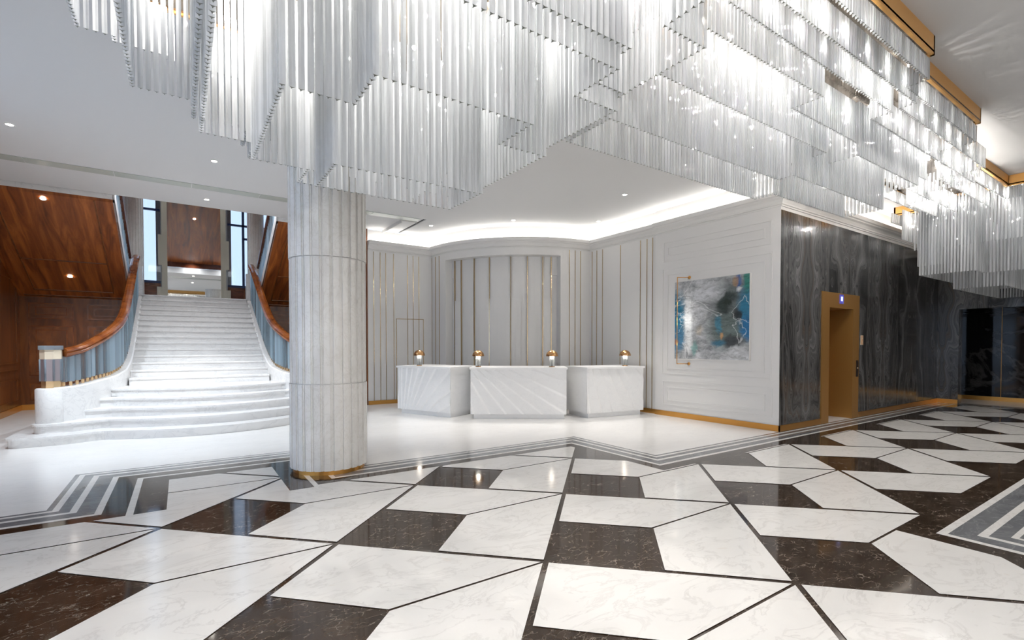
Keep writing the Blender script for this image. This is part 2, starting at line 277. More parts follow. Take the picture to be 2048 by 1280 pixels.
# ---------------------------------------------------------------- mesh helpers
class MB:
    def __init__(s): s.v = []; s.f = []; s.m = []; s.smooth = []
    def add(s, vs, fs, mi=0, smooth=False):
        o = len(s.v); s.v += [tuple(p) for p in vs]
        for f in fs: s.f.append([i + o for i in f]); s.m.append(mi); s.smooth.append(smooth)
        return s
    def box(s, x0, x1, y0, y1, z0, z1, mi=0):
        vs = [(x0, y0, z0), (x1, y0, z0), (x1, y1, z0), (x0, y1, z0), (x0, y0, z1), (x1, y0, z1), (x1, y1, z1), (x0, y1, z1)]
        return s.add(vs, [(3, 2, 1, 0), (4, 5, 6, 7), (0, 1, 5, 4), (1, 2, 6, 5), (2, 3, 7, 6), (3, 0, 4, 7)], mi)
    def obox(s, p, q, t, z0, z1, mi=0, side=0):
        # a box along the segment p-q (plan), thickness t centred (side 0) or to the left (side 1) / right (-1)
        p = Vector(p); q = Vector(q); d = (q - p).normalized(); n = Vector((-d.y, d.x))
        a, b = {0: (-t / 2, t / 2), 1: (0, t), -1: (-t, 0)}[side]
        c = [p + n * a, q + n * a, q + n * b, p + n * b]
        return s.prism([(w.x, w.y) for w in c], z0, z1, mi)
    def prism(s, poly, z0, z1, mi=0, smooth=False, caps=True):
        n = len(poly); vs = [(x, y, z0) for x, y in poly] + [(x, y, z1) for x, y in poly]
        if area(poly) < 0: vs = [(x, y, z0) for x, y in reversed(poly)] + [(x, y, z1) for x, y in reversed(poly)]
        fs = [(i, (i + 1) % n, n + (i + 1) % n, n + i) for i in range(n)]
        s.add(vs, fs, mi, smooth)
        if caps: s.add(vs, [tuple(range(n - 1, -1, -1)), tuple(range(n, 2 * n))], mi)
        return s
    def lathe(s, prof, seg=24, c=(0, 0, 0), mi=0, smooth=True):
        vs = []; fs = []
        for r, z in prof:
            for k in range(seg):
                a = 2 * PI * k / seg; vs.append((c[0] + r * math.cos(a), c[1] + r * math.sin(a), c[2] + z))
        for i in range(len(prof) - 1):
            for k in range(seg):
                k2 = (k + 1) % seg; fs.append((i * seg + k, i * seg + k2, (i + 1) * seg + k2, (i + 1) * seg + k))
        return s.add(vs, fs, mi, smooth)
    def tube(s, pts, r, seg=8, mi=0, smooth=True):
        pts = [Vector(p) for p in pts]; vs = []; fs = []; n = len(pts)
        for i, p in enumerate(pts):
            d = (pts[min(i + 1, n - 1)] - pts[max(i - 1, 0)]).normalized()
            a = d.cross(Vector((0, 0, 1)));
            if a.length < 1e-4: a = Vector((1, 0, 0))
            a.normalize(); b = d.cross(a)
            for k in range(seg):
                t = 2 * PI * k / seg; vs.append(p + a * (r * math.cos(t)) + b * (r * math.sin(t)))
        for i in range(n - 1):
            for k in range(seg):
                k2 = (k + 1) % seg; fs.append((i * seg + k, i * seg + k2, (i + 1) * seg + k2, (i + 1) * seg + k))
        fs.append(tuple(range(seg - 1, -1, -1))); fs.append(tuple((n - 1) * seg + k for k in range(seg)))
        return s.add(vs, fs, mi, smooth)
    def sweep(s, pts, prof, mi=0, smooth=False, closed_prof=True):
        # prof: (offset to the left in plan, height) swept along pts (x, y, z), kept upright
        pts = [Vector(p) for p in pts]; n = len(pts); k = len(prof); vs = []; fs = []
        for i, p in enumerate(pts):
            d0 = (pts[i] - pts[i - 1]) if i else (pts[1] - pts[0]); d1 = (pts[i + 1] - pts[i]) if i < n - 1 else d0
            d0 = Vector((d0.x, d0.y)).normalized(); d1 = Vector((d1.x, d1.y)).normalized()
            d = (d0 + d1).normalized(); nrm = Vector((-d.y, d.x)); sc = 1.0 / max(0.3, d.dot(d1))
            for a, h in prof: vs.append((p.x + nrm.x * a * sc, p.y + nrm.y * a * sc, p.z + h))
        kk = k if closed_prof else k - 1
        for i in range(n - 1):
            for j in range(kk):
                j2 = (j + 1) % k; fs.append((i * k + j, (i + 1) * k + j, (i + 1) * k + j2, i * k + j2))
        if closed_prof: fs += [tuple(range(k)), tuple((n - 1) * k + j for j in range(k - 1, -1, -1))]
        return s.add(vs, fs, mi, smooth)
    def build(s, name, mats, parent=None, fix=True):
        off = Vector((0, 0, 0)); p = parent
        while p is not None: off += p.location; p = p.parent
        me = bpy.data.meshes.new(name)
        me.from_pydata([(x - off.x, y - off.y, z - off.z) for x, y, z in s.v], [], s.f)
        for m in (mats if isinstance(mats, (list, tuple)) else [mats]): me.materials.append(MAT[m])
        for poly, mi, sm in zip(me.polygons, s.m, s.smooth): poly.material_index = mi; poly.use_smooth = sm
        if fix:
            bm = bmesh.new(); bm.from_mesh(me); bmesh.ops.recalc_face_normals(bm, faces=bm.faces); bm.to_mesh(me); bm.free()
        me.update()
        o = bpy.data.objects.new(name, me); COL.objects.link(o)
        if parent: o.parent = parent
        return o
def area(poly): return 0.5 * sum(poly[i][0] * poly[(i + 1) % len(poly)][1] - poly[(i + 1) % len(poly)][0] * poly[i][1] for i in range(len(poly)))
def tag(o, label, cat, group=None):
    o['label'] = label; o['category'] = cat
    if group: o['group'] = group
    return o
def thing(name, label, cat, loc, group=None):
    o = bpy.data.objects.new(name, None); o.location = loc; o.empty_display_size = 0.1; COL.objects.link(o)
    return tag(o, label, cat, group)
def struct(o): o['kind'] = 'structure'; return o
def kids(o): return [c for c in bpy.data.objects if c.parent == o]
def copy_tree(o, parent=None):
    ch = kids(o)
    c = o.copy(); COL.objects.link(c)
    if parent: c.parent = parent
    for k in ch: copy_tree(k, c)
    return c

# ================================================================ FLOOR
def inset(poly, d):
    # offset a rectilinear polygon (counter-clockwise) inward by d
    n = len(poly); out = []
    for i in range(n):
        p0 = Vector(poly[i - 1]); p1 = Vector(poly[i]); p2 = Vector(poly[(i + 1) % n])
        a = (p1 - p0).normalized(); b = (p2 - p1).normalized()
        na = Vector((-a.y, a.x)); nb = Vector((-b.y, b.x))
        q = p1 + (na + nb) * d if abs(a.dot(b)) < 0.5 else p1 + na * d
        out.append((q.x, q.y))
    return out
XL, YB, XR = -9.0, -7.0, 16.95
FIELD = [(XL - 3, YB - 3), (XR, YB - 3), (XR, 4.44), (5.38, 4.44), (5.38, 6.115), (1.82, 6.115), (1.82, 7.545), (-1.035, 7.545), (-1.035, 6.046), (XL - 3, 6.046)]
fl = MB(); MATS = ['lobby_floor', 'dark_marble', 'grey_marble', 'white_floor']
def layer(poly, z, mi): fl.add([(x, y, z) for x, y in poly], [tuple(range(len(poly)))], mi)
layer([(XL, YB), (21, YB), (21, 21), (XL, 21)], 0.0, 0)
def clip_poly(poly, x0, x1, y0, y1):
    for ax, lim, sg in ((0, x0, 1), (0, x1, -1), (1, y0, 1), (1, y1, -1)):
        out = []
        for i in range(len(poly)):
            a, b = poly[i - 1], poly[i]
            da, db = sg * (a[ax] - lim), sg * (b[ax] - lim)
            if (da >= 0) != (db >= 0):
                t = da / (da - db); out.append((a[0] + t * (b[0] - a[0]), a[1] + t * (b[1] - a[1])))
            if db >= 0: out.append(b)
        poly = out
        if len(poly) < 3: return None
    return poly
def box_clip(poly): # keep the field inside the slab
    return [(min(max(x, XL), 21), max(y, YB)) for x, y in poly]
zz = 0.0
for d, mi in ((0.0, 2), (0.045, 3), (0.097, 2), (0.183, 3), (0.238, 2), (0.375, 3), (0.43, 1)):
    zz += 0.0004; layer(box_clip(inset(FIELD, d)), zz, mi)
# fourth white stripe inside the pocket by the column
def pocket(d): return [(-1.035 + d, 5.44 if d < 0.64 else 5.44), (1.82 - d, 5.44), (1.82 - d, 7.545 - d), (-1.035 + d, 7.545 - d)]
zz += 0.0004; layer(pocket(0.61), zz, 3); zz += 0.0004; layer(pocket(0.665), zz, 1)
# the nested grey and white corner near the viewer on the right
for d, mi in ((0.0, 3), (0.058, 2), (0.20, 3), (0.255, 2), (0.36, 3), (0.40, 2), (0.52, 3), (0.57, 2)):
    zz += 0.0004; layer([(4.98 + d, YB), (13.0, YB), (13.0, 1.315 - d), (4.98 + d, 1.315 - d)], zz, mi)
# white tiles of the diamond field, cut off at the border
PX, PY, GX, GY = 1.116, 1.13, -0.15, 1.525
RECTS = ((XL, 4.785, YB, 5.44), (-0.128, 0.912, 5.44, 6.645), (1.20, 4.785, 5.44, 5.51), (4.785, XR - 0.6, 1.53, 3.82))
def shrink(poly, ds):
    n = len(poly); lines = []
    for i in range(n):
        a = Vector(poly[i]); b = Vector(poly[(i + 1) % n]); t = (b - a).normalized(); nn = Vector((-t.y, t.x)); lines.append((a + nn * ds[i], t))
    out = []
    for i in range(n):
        (p, t), (q, u) = lines[i - 1], lines[i]
        den = t.x * u.y - t.y * u.x; w = q - p; k = (w.x * u.y - w.y * u.x) / den
        out.append(tuple(p + t * k))
    return out
zt = zz + 0.0004
for i in range(-9, 18):
    for j in range(-8, 6):
        if (i + j) % 2: continue
        c = (GX + PX * i, GY + PY * j)
        w, e, n, s_ = (c[0] - PX, c[1]), (c[0] + PX, c[1]), (c[0], c[1] + PY), (c[0], c[1] - PY)
        wn = ((w[0] + n[0]) / 2, (w[1] + n[1]) / 2); ws = ((w[0] + s_[0]) / 2, (w[1] + s_[1]) / 2)
        up = shrink([wn, c, e, n], (0.0, 0.010, 0.020, 0.020)); dn = shrink([c, ws, s_, e], (0.0, 0.020, 0.020, 0.010))
        for t in (up, dn):
            for r in RECTS:
                q = clip_poly(t, r[0], r[1], r[2], r[3])
                if q and abs(area(q)) > 1e-4: layer(q, zt, 3)
floor = struct(fl.build('floor', MATS, fix=False))
fl2 = MB().box(XL, 21, YB, 21, -0.2, -0.004); struct(fl2.build('floor_slab', 'lobby_floor'))

# ================================================================ CEILINGS
HC = 4.45
mb = MB().box(XL, 21, YB, 10.62, HC, HC + 0.25).box(4.77, 21, 10.62, 12.33, HC, HC + 0.25)
struct(mb.build('ceiling', 'ceiling_white'))
mb = MB().box(-5.5, 4.72, 10.645, 12.36, HC + 0.012, HC + 0.24)
struct(mb.build('ceiling_strip', 'ceiling_white'))
mb = MB()
for k in range(9): mb.box(-5.4 + 1.12 * k, -4.29 + 1.12 * k, 10.70, 10.98, HC + 0.004, HC + 0.014)
struct(mb.build('trim_1', 'diffuser'))
mb = MB().box(-5.5, 4.74, 10.60, 10.66, HC + 0.02, HC + 0.3).box(4.72, 4.77, 10.60, 12.33, HC + 0.02, HC + 0.3); struct(mb.build('trim_2', 'dark_gap'))
# recessed access tray at the end of the strip, right of the column
mb = MB().box(4.30, 4.32, 11.0, 12.30, HC - 0.06, HC + 0.02).box(4.32, 4.70, 11.0, 11.02, HC - 0.012, HC + 0.02); struct(mb.build('trim_3', 'cornice_white'))
# sloping timber ceiling of the stair hall and the bulkhead above the lobby ceiling edge
mb = MB(); mb.add([(-3.2, 12.36, 4.90), (4.0, 12.36, 4.90), (4.0, 18.4, 7.5), (-3.2, 18.4, 7.5), (-3.2, 12.36, 5.05), (4.0, 12.36, 5.05), (4.0, 18.4, 7.65), (-3.2, 18.4, 7.65)],
                  [(0, 1, 2, 3), (7, 6, 5, 4), (0, 4, 5, 1), (1, 5, 6, 2), (2, 6, 7, 3), (3, 7, 4, 0)])
struct(mb.build('ceiling_stair_hall', 'soffit_wood'))
struct(MB().box(-3.2, 4.0, 12.30, 12.36, HC + 0.25, 5.05).build('wall_bulkhead', 'rail_dark'))

# ================================================================ LOBBY SHELL BEHIND THE VIEWER
struct(MB().box(11.0, 21, YB - 0.2, YB, 0, HC).box(XL, 11.0, YB - 0.2, YB, 4.1, HC).build('wall_entrance', 'wall_white'))
we_ = struct(MB().box(XL, 11.0, YB - 0.16, YB - 0.06, 0, 0.08).box(XL, 11.0, YB - 0.16, YB - 0.06, 4.02, 4.1).build('window_4', 'mullion'))  # unseen glass front added behind the viewer to let in fill daylight
for k in range(11): MB().box(XL + 1.99 * k, XL + 1.99 * k + 0.08, YB - 0.16, YB - 0.06, 0.08, 4.02).build('mullion', 'mullion', we_)
MB().box(XL, 11.0, YB - 0.12, YB - 0.10, 0.08, 4.02).build('pane', 'warm_fill_pane', we_)
wl = struct(MB().box(XL - 0.2, XL, YB, -3.0, 0, HC).box(XL - 0.2, XL, 12.4, 16, 0, HC + 1).box(XL - 0.2, XL, -3.0, 12.4, 3.9, HC).build('wall_left', 'wall_white'))
wn = struct(MB().box(XL - 0.16, XL - 0.06, -3.0, 12.4, 0, 0.08).box(XL - 0.16, XL - 0.06, -3.0, 12.4, 3.82, 3.9).build('window_1', 'mullion'))
for k in range(9):
    MB().box(XL - 0.16, XL - 0.06, -3.0 + 1.91 * k, -2.92 + 1.91 * k, 0.08, 3.82).build('mullion', 'mullion', wn)
MB().box(XL - 0.12, XL - 0.10, -3.0, 12.4, 0.08, 3.82).build('pane', 'pane', wn)
struct(MB().box(20.8, 21, YB, 12.4, 0, HC).build('wall_right_end', 'nero_stone'))

# ================================================================ DESK NICHE AND PAINTING WALL
CX, CY, R1, R2 = 8.75, 12.35, 3.05, 2.80
def arc(r, a0, a1, n): return [(CX + r * math.cos(math.radians(a0 + (a1 - a0) * k / n)), CY + r * math.sin(math.radians(a0 + (a1 - a0) * k / n))) for k in range(n + 1)]
HW = 3.96
# straight wall left of the niche (faces the viewer)
wbl = struct(MB().box(3.93, 5.72, 12.33, 12.53, 0, HC).build('wall_niche_left', 'wall_white'))
for x in (4.08, 4.25, 4.40, 4.61, 4.99, 5.15, 5.31):
    MB().box(x - 0.006, x + 0.006, 12.318, 12.335, 0.1, 3.9).build('brass_strip', 'strip_brass', wbl)
mb = MB()
for a, b in (((4.68, 2.21), (5.44, 2.23)),): mb.box(4.68, 5.44, 12.322, 12.332, 2.205, 2.222).box(4.674, 4.688, 12.322, 12.332, 0.1, 2.222).box(5.432, 5.446, 12.322, 12.332, 0.1, 2.222)
mb.build('jib_door_outline', 'strip_brass', wbl)
# bowed wall with a recessed bay
wc = MB()
wc.prism(arc(R1, 180, 193.0, 8) + arc(R1 - 0.3, 193.0, 180, 8), 0, HC)
wc.prism(arc(R1, 252.7, 270, 10) + arc(R1 - 0.3, 270, 252.7, 10), 0, HC)
wc.prism(arc(R1, 193.0, 252.7, 30) + arc(R1 - 0.3, 252.7, 193.0, 30), 3.75, HC)
wc.prism(arc(R2, 192.5, 253.2, 30) + arc(R2 - 0.1, 253.2, 192.5, 30), 0, 3.9)
wcur = struct(wc.build('wall_niche_curved', 'wall_white'))
def radial_strip(r, a, z0, z1, w=0.006, d=0.012):
    c, s = math.cos(math.radians(a)), math.sin(math.radians(a))
    p = Vector((CX + r * c, CY + r * s)); t = Vector((-s, c)); n = Vector((c, s))
    q = [p + t * w - n * 0.01, p - t * w - n * 0.01, p - t * w + n * d, p + t * w + n * d]
    return MB().prism([(v.x, v.y) for v in q], z0, z1)
for a in (180.3, 184.3, 187.9, 257.25, 260.3, 263.3): radial_strip(R1, a, 0.1, 3.9).build('brass_strip', 'strip_brass', wcur)
for a in (195.12, 200.02, 208.44, 217.23, 228.57, 237.01, 244.97, 249.42): radial_strip(R2, a, 0.1, 3.75, 0.007, 0.042).build('brass_strip', 'strip_brass', wcur)
def radial_panel(a0, a1, z0, z1, d=0.034):
    n = max(2, int((a1 - a0) / 2)); return MB().prism(arc(R2 + d, a0, a1, n) + arc(R2 - 0.02, a1, a0, n), z0, z1)
for a0, a1, z1 in ((211.84, 228.3, 2.70), (228.85, 233.8, 2.70), (204.13, 208.2, 2.31), (237.3, 241.3, 2.31), (245.2, 249.2, 2.70), (195.4, 199.8, 2.69)):
    radial_panel(a0, a1, 0.1, z1).build('raised_panel', 'wall_white', wcur)
for a0, a1 in ((192.6, 194.9), (249.7, 253.0)): radial_panel(a0, a1, 3.30, 3.75, 0.03).build('raised_panel', 'wall_white', wcur)
# right wall with strips, then the panelled wall with the painting
wr = struct(MB().box(8.70, 8.95, 7.15, 9.4, 0, HC).build('wall_niche_right', 'wall_white'))
for y in (9.21, 9.04, 8.84, 8.24, 7.63, 7.44, 7.28):
    MB().box(8.688, 8.705, y - 0.006, y + 0.006, 0.1, 3.9).build('brass_strip', 'strip_brass', wr)
wp = struct(MB().box(8.65, 9.0, 4.455, 7.15, 0, HC).build('wall_painting', 'wall_white'))
def frame_x(y0, y1, z0, z1, x=8.65, w=0.022, d=0.014):
    a, b = sorted((y0, y1)); mb = MB()
    mb.box(x - d, x + 0.01, a, b, z0, z0 + w).box(x - d, x + 0.01, a, b, z1 - w, z1).box(x - d, x + 0.01, a, a + w, z0 + w, z1 - w).box(x - d, x + 0.01, b - w, b, z0 + w, z1 - w)
    return mb
for y0, y1, z0, z1 in ((4.61, 6.95, 3.30, 3.73), (4.73, 6.84, 3.42, 3.61), (4.59, 6.97, 0.90, 3.16), (4.72, 6.84, 1.01, 3.03), (4.57, 6.95, 0.23, 0.755), (4.70, 6.83, 0.33, 0.63)):
    frame_x(y0, y1, z0, z1).build('panel_moulding', 'wall_white', wp)

# ================================================================ ELEVATOR WALL (black book-matched stone)
YW = 4.45
we = struct(MB().box(8.655, 10.16, YW, YW + 0.3, 0, 3.87).box(11.80, 17.0, YW, YW + 0.3, 0, 3.87).box(10.16, 11.80, YW, YW + 0.3, 2.55, 3.87).build('wall_elevator', 'black_stone'))
struct(MB().box(8.66, 17.0, YW + 0.01, YW + 0.3, 3.87, HC).build('wall_elevator_top', 'wall_white'))
# elevator portal
el = thing('elevator_doorway', 'brushed bronze elevator doorway set into the black stone wall', 'elevator', (10.98, YW, 0))
mb = MB().box(10.16, 10.46, YW - 0.02, YW + 0.02, 0, 2.55).box(11.50, 11.80, YW - 0.02, YW + 0.02, 0, 2.55).box(10.46, 11.50, YW - 0.02, YW + 0.02, 2.255, 2.55)
mb.box(10.44, 10.46, YW + 0.02, YW + 0.62, 0, 2.255).box(11.50, 11.52, YW + 0.02, YW + 0.62, 0, 2.255).box(10.44, 11.52, YW + 0.02, YW + 0.62, 2.255, 2.275)
sur = mb.build('surround', 'bronze', el)
for x0, x1 in ((10.46, 10.979), (10.981, 11.50)): MB().box(x0, x1, YW + 0.56, YW + 0.60, 0, 2.255).build('door_panel', 'bronze_door', el)
dsp = MB().box(10.87, 11.03, YW - 0.032, YW - 0.02, 2.345, 2.525).build('display', 'screen_blue', el)
MB().box(10.905, 10.985, YW - 0.036, YW - 0.032, 2.395, 2.485).build('lit_screen', 'screen_glow', dsp)
bp = MB().box(11.67, 11.745, YW - 0.034, YW - 0.02, 0.86, 1.20).build('button_panel', 'black_plastic', el)
MB().lathe([(0.0, 0.0), (0.012, 0.0), (0.012, 0.02), (0.0, 0.02)], 12, (11.705, YW - 0.036, 1.03)).build('call_button', 'sign_cream', bp)
sg = thing('notice_plate', 'small copper notice plate on black stone right of the elevator', 'sign', (11.975, YW, 1.53))
MB().box(11.925, 12.03, YW - 0.012, YW, 1.525, 1.725).build('plate', 'sign_cream', sg)
MB().box(11.934, 12.021, YW - 0.015, YW - 0.011, 1.632, 1.716).build('text_panel', 'sign_copper', sg)
MB().box(11.934, 12.021, YW - 0.015, YW - 0.011, 1.534, 1.622).build('pictogram_panel', 'sign_copper', sg)
MB().box(11.945, 12.01, YW - 0.017, YW - 0.014, 1.700, 1.707).box(11.945, 12.01, YW - 0.017, YW - 0.014, 1.684, 1.691).box(11.95, 12.005, YW - 0.017, YW - 0.014, 1.648, 1.672).build('lettering', 'sign_cream', sg)
MB().prism([(11.972, 0), (11.984, 0), (11.984, 0.035), (11.990, 0.035), (11.978, 0.058), (11.966, 0.035), (11.972, 0.035)], 0, 0.003)
fm = MB(); fm.add([(x, YW - 0.017, 1.548 + z) for x, z in ((11.968, 0), (11.988, 0), (11.988, 0.03), (11.996, 0.03), (11.978, 0.06), (11.960, 0.03), (11.968, 0.03))] + [(x, YW - 0.014, 1.548 + z) for x, z in ((11.968, 0), (11.988, 0), (11.988, 0.03), (11.996, 0.03), (11.978, 0.06), (11.960, 0.03), (11.968, 0.03))],
                  [(0, 1, 2, 3, 4, 5, 6)] + [(i, (i + 1) % 7, 7 + (i + 1) % 7, 7 + i) for i in range(7)]); fm.build('pictogram', 'sign_cream', sg)
# far stone wall, recess and dark marble beyond
struct(MB().box(16.70, 17.0, 4.02, YW, 0, HC).box(16.70, 17.0, YB, 4.02, 2.45, HC).build('wall_far', 'black_stone'))
wf = struct(MB().box(18.45, 18.6, YB, 4.75, 0, 2.9).box(16.99, 18.6, 4.32, 4.75, 0, 2.9).build('wall_recess', 'nero_stone'))
struct(MB().box(16.98, 18.6, YB, 4.7, 2.45, 2.55).build('ceiling_recess', 'nero_stone'))
for y in (3.55, 2.30): MB().box(18.435, 18.452, y - 0.006, y + 0.006, 0.1, 2.45).build('panel_joint', 'bronze', wf)

# ================================================================ BASEBOARDS, CORNICES, COVE LIGHT
def base(i, side, mb): o = struct(mb.build('baseboard_' + side, 'brass')); return o
base(0, 'niche_left', MB().box(3.93, 5.70, 12.305, 12.33, 0, 0.10))
base(1, 'niche_curved', MB().prism(arc(R1 + 0.02, 180, 193, 6) + arc(R1 - 0.01, 193, 180, 6), 0, 0.1).prism(arc(R1 + 0.02, 252.7, 270, 8) + arc(R1 - 0.01, 270, 252.7, 8), 0, 0.1).prism(arc(R2 + 0.02, 193, 252.7, 24) + arc(R2 - 0.01, 252.7, 193, 24), 0, 0.1))
base(2, 'niche_right', MB().box(8.68, 8.70, 7.15, 9.3, 0, 0.10))
base(3, 'painting', MB().box(8.63, 8.65, 4.43, 7.15, 0, 0.105).box(8.629, 8.6295, 6.17, 6.175, 0, 0.105))
base(4, 'elevator', MB().box(8.63, 10.16, 4.43, 4.45, 0, 0.105).box(11.80, 16.70, 4.43, 4.45, 0, 0.105))
base(5, 'far', MB().box(16.68, 16.70, 4.02, 4.43, 0, 0.105))
base(6, 'recess', MB().box(18.42, 18.45, YB, 4.32, 0, 0.11))
# cornice: profile swept along the wall tops; left of travel is the room side
PROF = [(-0.02, 3.93), (0.012, 3.93), (0.012, 3.955), (0.03, 3.96), (0.035, 3.985), (0.06, 4.03), (0.095, 4.055), (0.10, 4.075), (0.125, 4.09), (0.14, 4.15), (0.12, 4.17), (-0.02, 4.17)]
def cornice(name, pts, prof=PROF):
    return struct(MB().sweep([(x, y, 0) for x, y in pts], prof).build(name, 'cornice_white'))
def ccw(pts): return list(reversed(pts))
LEFTP = [(3.93, 12.33), (5.70, 12.33)]
CURV = arc(R1, 180.3, 269, 36)
RIGHTP = [(8.70, 9.3), (8.70, 7.15)]
PAINTP = [(8.65, 7.16), (8.65, 4.45), (16.70, 4.45)]
PR2 = [(-a, h) for a, h in PROF]
cornice('trim_4', LEFTP, PR2); cornice('trim_5', CURV, PR2); cornice('trim_6', RIGHTP, PR2); cornice('trim_7', PAINTP, PR2)
cornice('trim_8', [(16.70, 4.45), (16.70, -1.0)], PR2)
LED = [(-0.035, 4.172), (-0.075, 4.172), (-0.075, 4.182), (-0.035, 4.182)]
for i, p in enumerate((LEFTP[:1] + [(5.62, 12.33)], CURV, RIGHTP, PAINTP[:2], [(8.75, 4.45), (16.6, 4.45)])):
    tag(MB().sweep([(x, y, 0) for x, y in p], LED).build('led_strip', 'led_strip'),
        ('hidden cove light strip above the short left wall of the niche', 'curved cove light strip above the bowed wall behind the desks', 'cove light strip above the brass striped wall right of the desks',
         'cove light strip above the white panelled wall with the painting', 'cove light strip above the black stone elevator wall')[i], 'light strip', 'cove light strips on the cornice')

# ================================================================ COLUMN
cxy = (1.505, 6.255)
colm = thing('marble_column', 'thick round fluted white marble column standing in the lobby', 'column', (cxy[0], cxy[1], 0))
def fluted(r, n, seed, depth=0.018):
    rnd = random.Random(seed); pts = []
    edges = [2 * PI * k / n for k in range(n)]
    for k in range(n):
        a0 = edges[k]; w = 2 * PI / n
        pts += [(r, a0 + 0.02 * w), (r, a0 + 0.62 * w), (r - depth * 0.55, a0 + 0.64 * w), (r - depth * 0.55, a0 + 0.80 * w), (r - depth, a0 + 0.82 * w), (r - depth, a0 + 0.99 * w)]
    return [(cxy[0] + q * math.cos(t), cxy[1] + q * math.sin(t)) for q, t in pts]
for k, (z0, z1) in enumerate(((0.055, 1.054), (1.064, 2.524), (2.534, 4.0), (4.004, HC))):
    MB().prism(fluted(0.441 + (0.0 if k % 2 else 0.008), 26, k), z0, z1).build('drum', 'column_marble', colm)
MB().lathe([(0.0, 1.05), (0.424, 1.05), (0.424, 1.07), (0.0, 1.07)], 40, (*cxy, 0), smooth=False).lathe([(0.0, 2.52), (0.424, 2.52), (0.424, 2.54), (0.0, 2.54)], 40, (*cxy, 0), smooth=False).build('joint', 'column_marble', colm)
MB().lathe([(0.0, 0), (0.415, 0), (0.415, 0.056), (0.0, 0.056)], 48, (*cxy, 0), smooth=False).build('base_ring', 'brass', colm)

# ================================================================ RECEPTION DESKS
def desk(label, p, q, depth, foc, n_rays, seed):
    # p, q: front face bottom corners as one sees it (left, right); depth goes away from the viewer
    p = Vector(p); q = Vector(q); L = (q - p).length; d = (q - p).normalized(); ang = math.atan2(d.y, d.x)
    e = thing('reception_desk', label, 'reception desk', (p.x, p.y, 0), 'white marble reception desks'); e.rotation_euler = (0, 0, ang)
    # local: x along the front, y into the desk, z up
    nx, nz = int(L * 56), 52; vs = []; fs = []
    z0, z1 = 0.10, 1.02
    rnd = random.Random(seed); cuts = sorted(rnd.uniform(0, 1) for _ in range(n_rays))
    fx, fz = foc; angs = []
    def disp(x, z):
        a = math.atan2(x - fx, (z - fz) * (1 if foc[1] < 0.5 else -1)) / PI + 0.5
        t = (a * n_rays * 2.2 + 0.35 * math.sin(a * 17 + seed)) % 1.0
        return 0.020 * (t if t < 0.85 else (1 - t) / 0.15 * 0.85)
    for j in range(nz + 1):
        for i in range(nx + 1):
            x = L * i / nx; z = z0 + (z1 - z0) * j / nz
            vs.append((x, -disp(x, z), z))
    for j in range(nz):
        for i in range(nx):
            a = j * (nx + 1) + i; fs.append((a, a + 1, a + nx + 2, a + nx + 1))
    b = MB(); b.add(vs, fs, 0)
    b.box(0, L, 0.0, depth, z0, z1)
    o = b.build('body', 'desk_marble', None, fix=False); o.parent = e
    o = MB().box(-0.02, L + 0.02, -0.035, depth, 1.02, 1.06).build('worktop', 'desk_marble'); o.parent = e
    o = MB().box(0.06, L - 0.04, 0.05, depth - 0.06, 0.0, 0.10).build('plinth', 'desk_marble'); o.parent = e
    return e
desk('white fan-carved marble reception desk nearest the column', (4.02, 10.51), (4.63, 9.13), 0.96, (0.1, -0.5), 11, 3)
desk('wide white fan-carved marble reception desk between the two others', (4.91, 8.78), (6.52, 7.65), 0.85, (-0.5, 1.65), 11, 5)
desk('white fan-carved marble reception desk nearest the painting', (6.93, 7.49), (8.37, 7.25), 0.86, (-0.25, 2.6), 12, 8)
# mushroom lamps
tl = thing('table_lamp', 'copper mushroom lamp on the desk nearest the column', 'table lamp', (0, 0, 0), 'copper mushroom lamps on the desks')
MB().lathe([(0.0, 0.0), (0.052, 0.0), (0.052, 0.012), (0.0, 0.012)], 24).build('lamp_base', 'lamp_copper', tl)
MB().lathe([(0.044, 0.012), (0.048, 0.012), (0.048, 0.185), (0.044, 0.185), (0.044, 0.012)], 24).build('glass_stem', 'clear_glass', tl)
MB().lathe([(0.0, 0.012), (0.020, 0.012), (0.020, 0.12), (0.026, 0.125), (0.026, 0.15), (0.0, 0.15)], 20).build('inner_stem', 'cornice_white', tl)
MB().lathe([(0.0, 0.15), (0.018, 0.152), (0.032, 0.17), (0.036, 0.19), (0.030, 0.21), (0.015, 0.222), (0.0, 0.225)], 20).build('bulb', 'bulb_glow', tl)
dome = [(0.112 * math.cos(t), 0.198 + 0.112 * math.sin(t)) for t in [PI / 2 * k / 12 for k in range(13)]]
din = [(0.107 * math.cos(t), 0.198 + 0.107 * math.sin(t)) for t in [PI / 2 * k / 12 for k in range(12, -1, -1)]]
MB().lathe(dome + din + [dome[0]], 32).build('lamp_shade', 'lamp_copper', tl)
LAMPS = [((4.42, 10.25), None), ((5.18, 8.93), 'copper mushroom lamp on the wide desk, on its side towards the column'), ((6.42, 8.00), 'copper mushroom lamp on the wide desk, on its side towards the painting'), ((8.12, 7.55), 'copper mushroom lamp on the desk nearest the painting')]
for k, ((x, y), lb) in enumerate(LAMPS):
    o = tl if k == 0 else copy_tree(tl)
    o.location = (x, y, 1.06); o.scale = (1.14, 1.14, 1.14)
    if lb: o['label'] = lb
    lamp('table_lamp_glow', 'POINT', (x, y, 1.06 + 0.235), 2.2, WARM, radius=0.03)

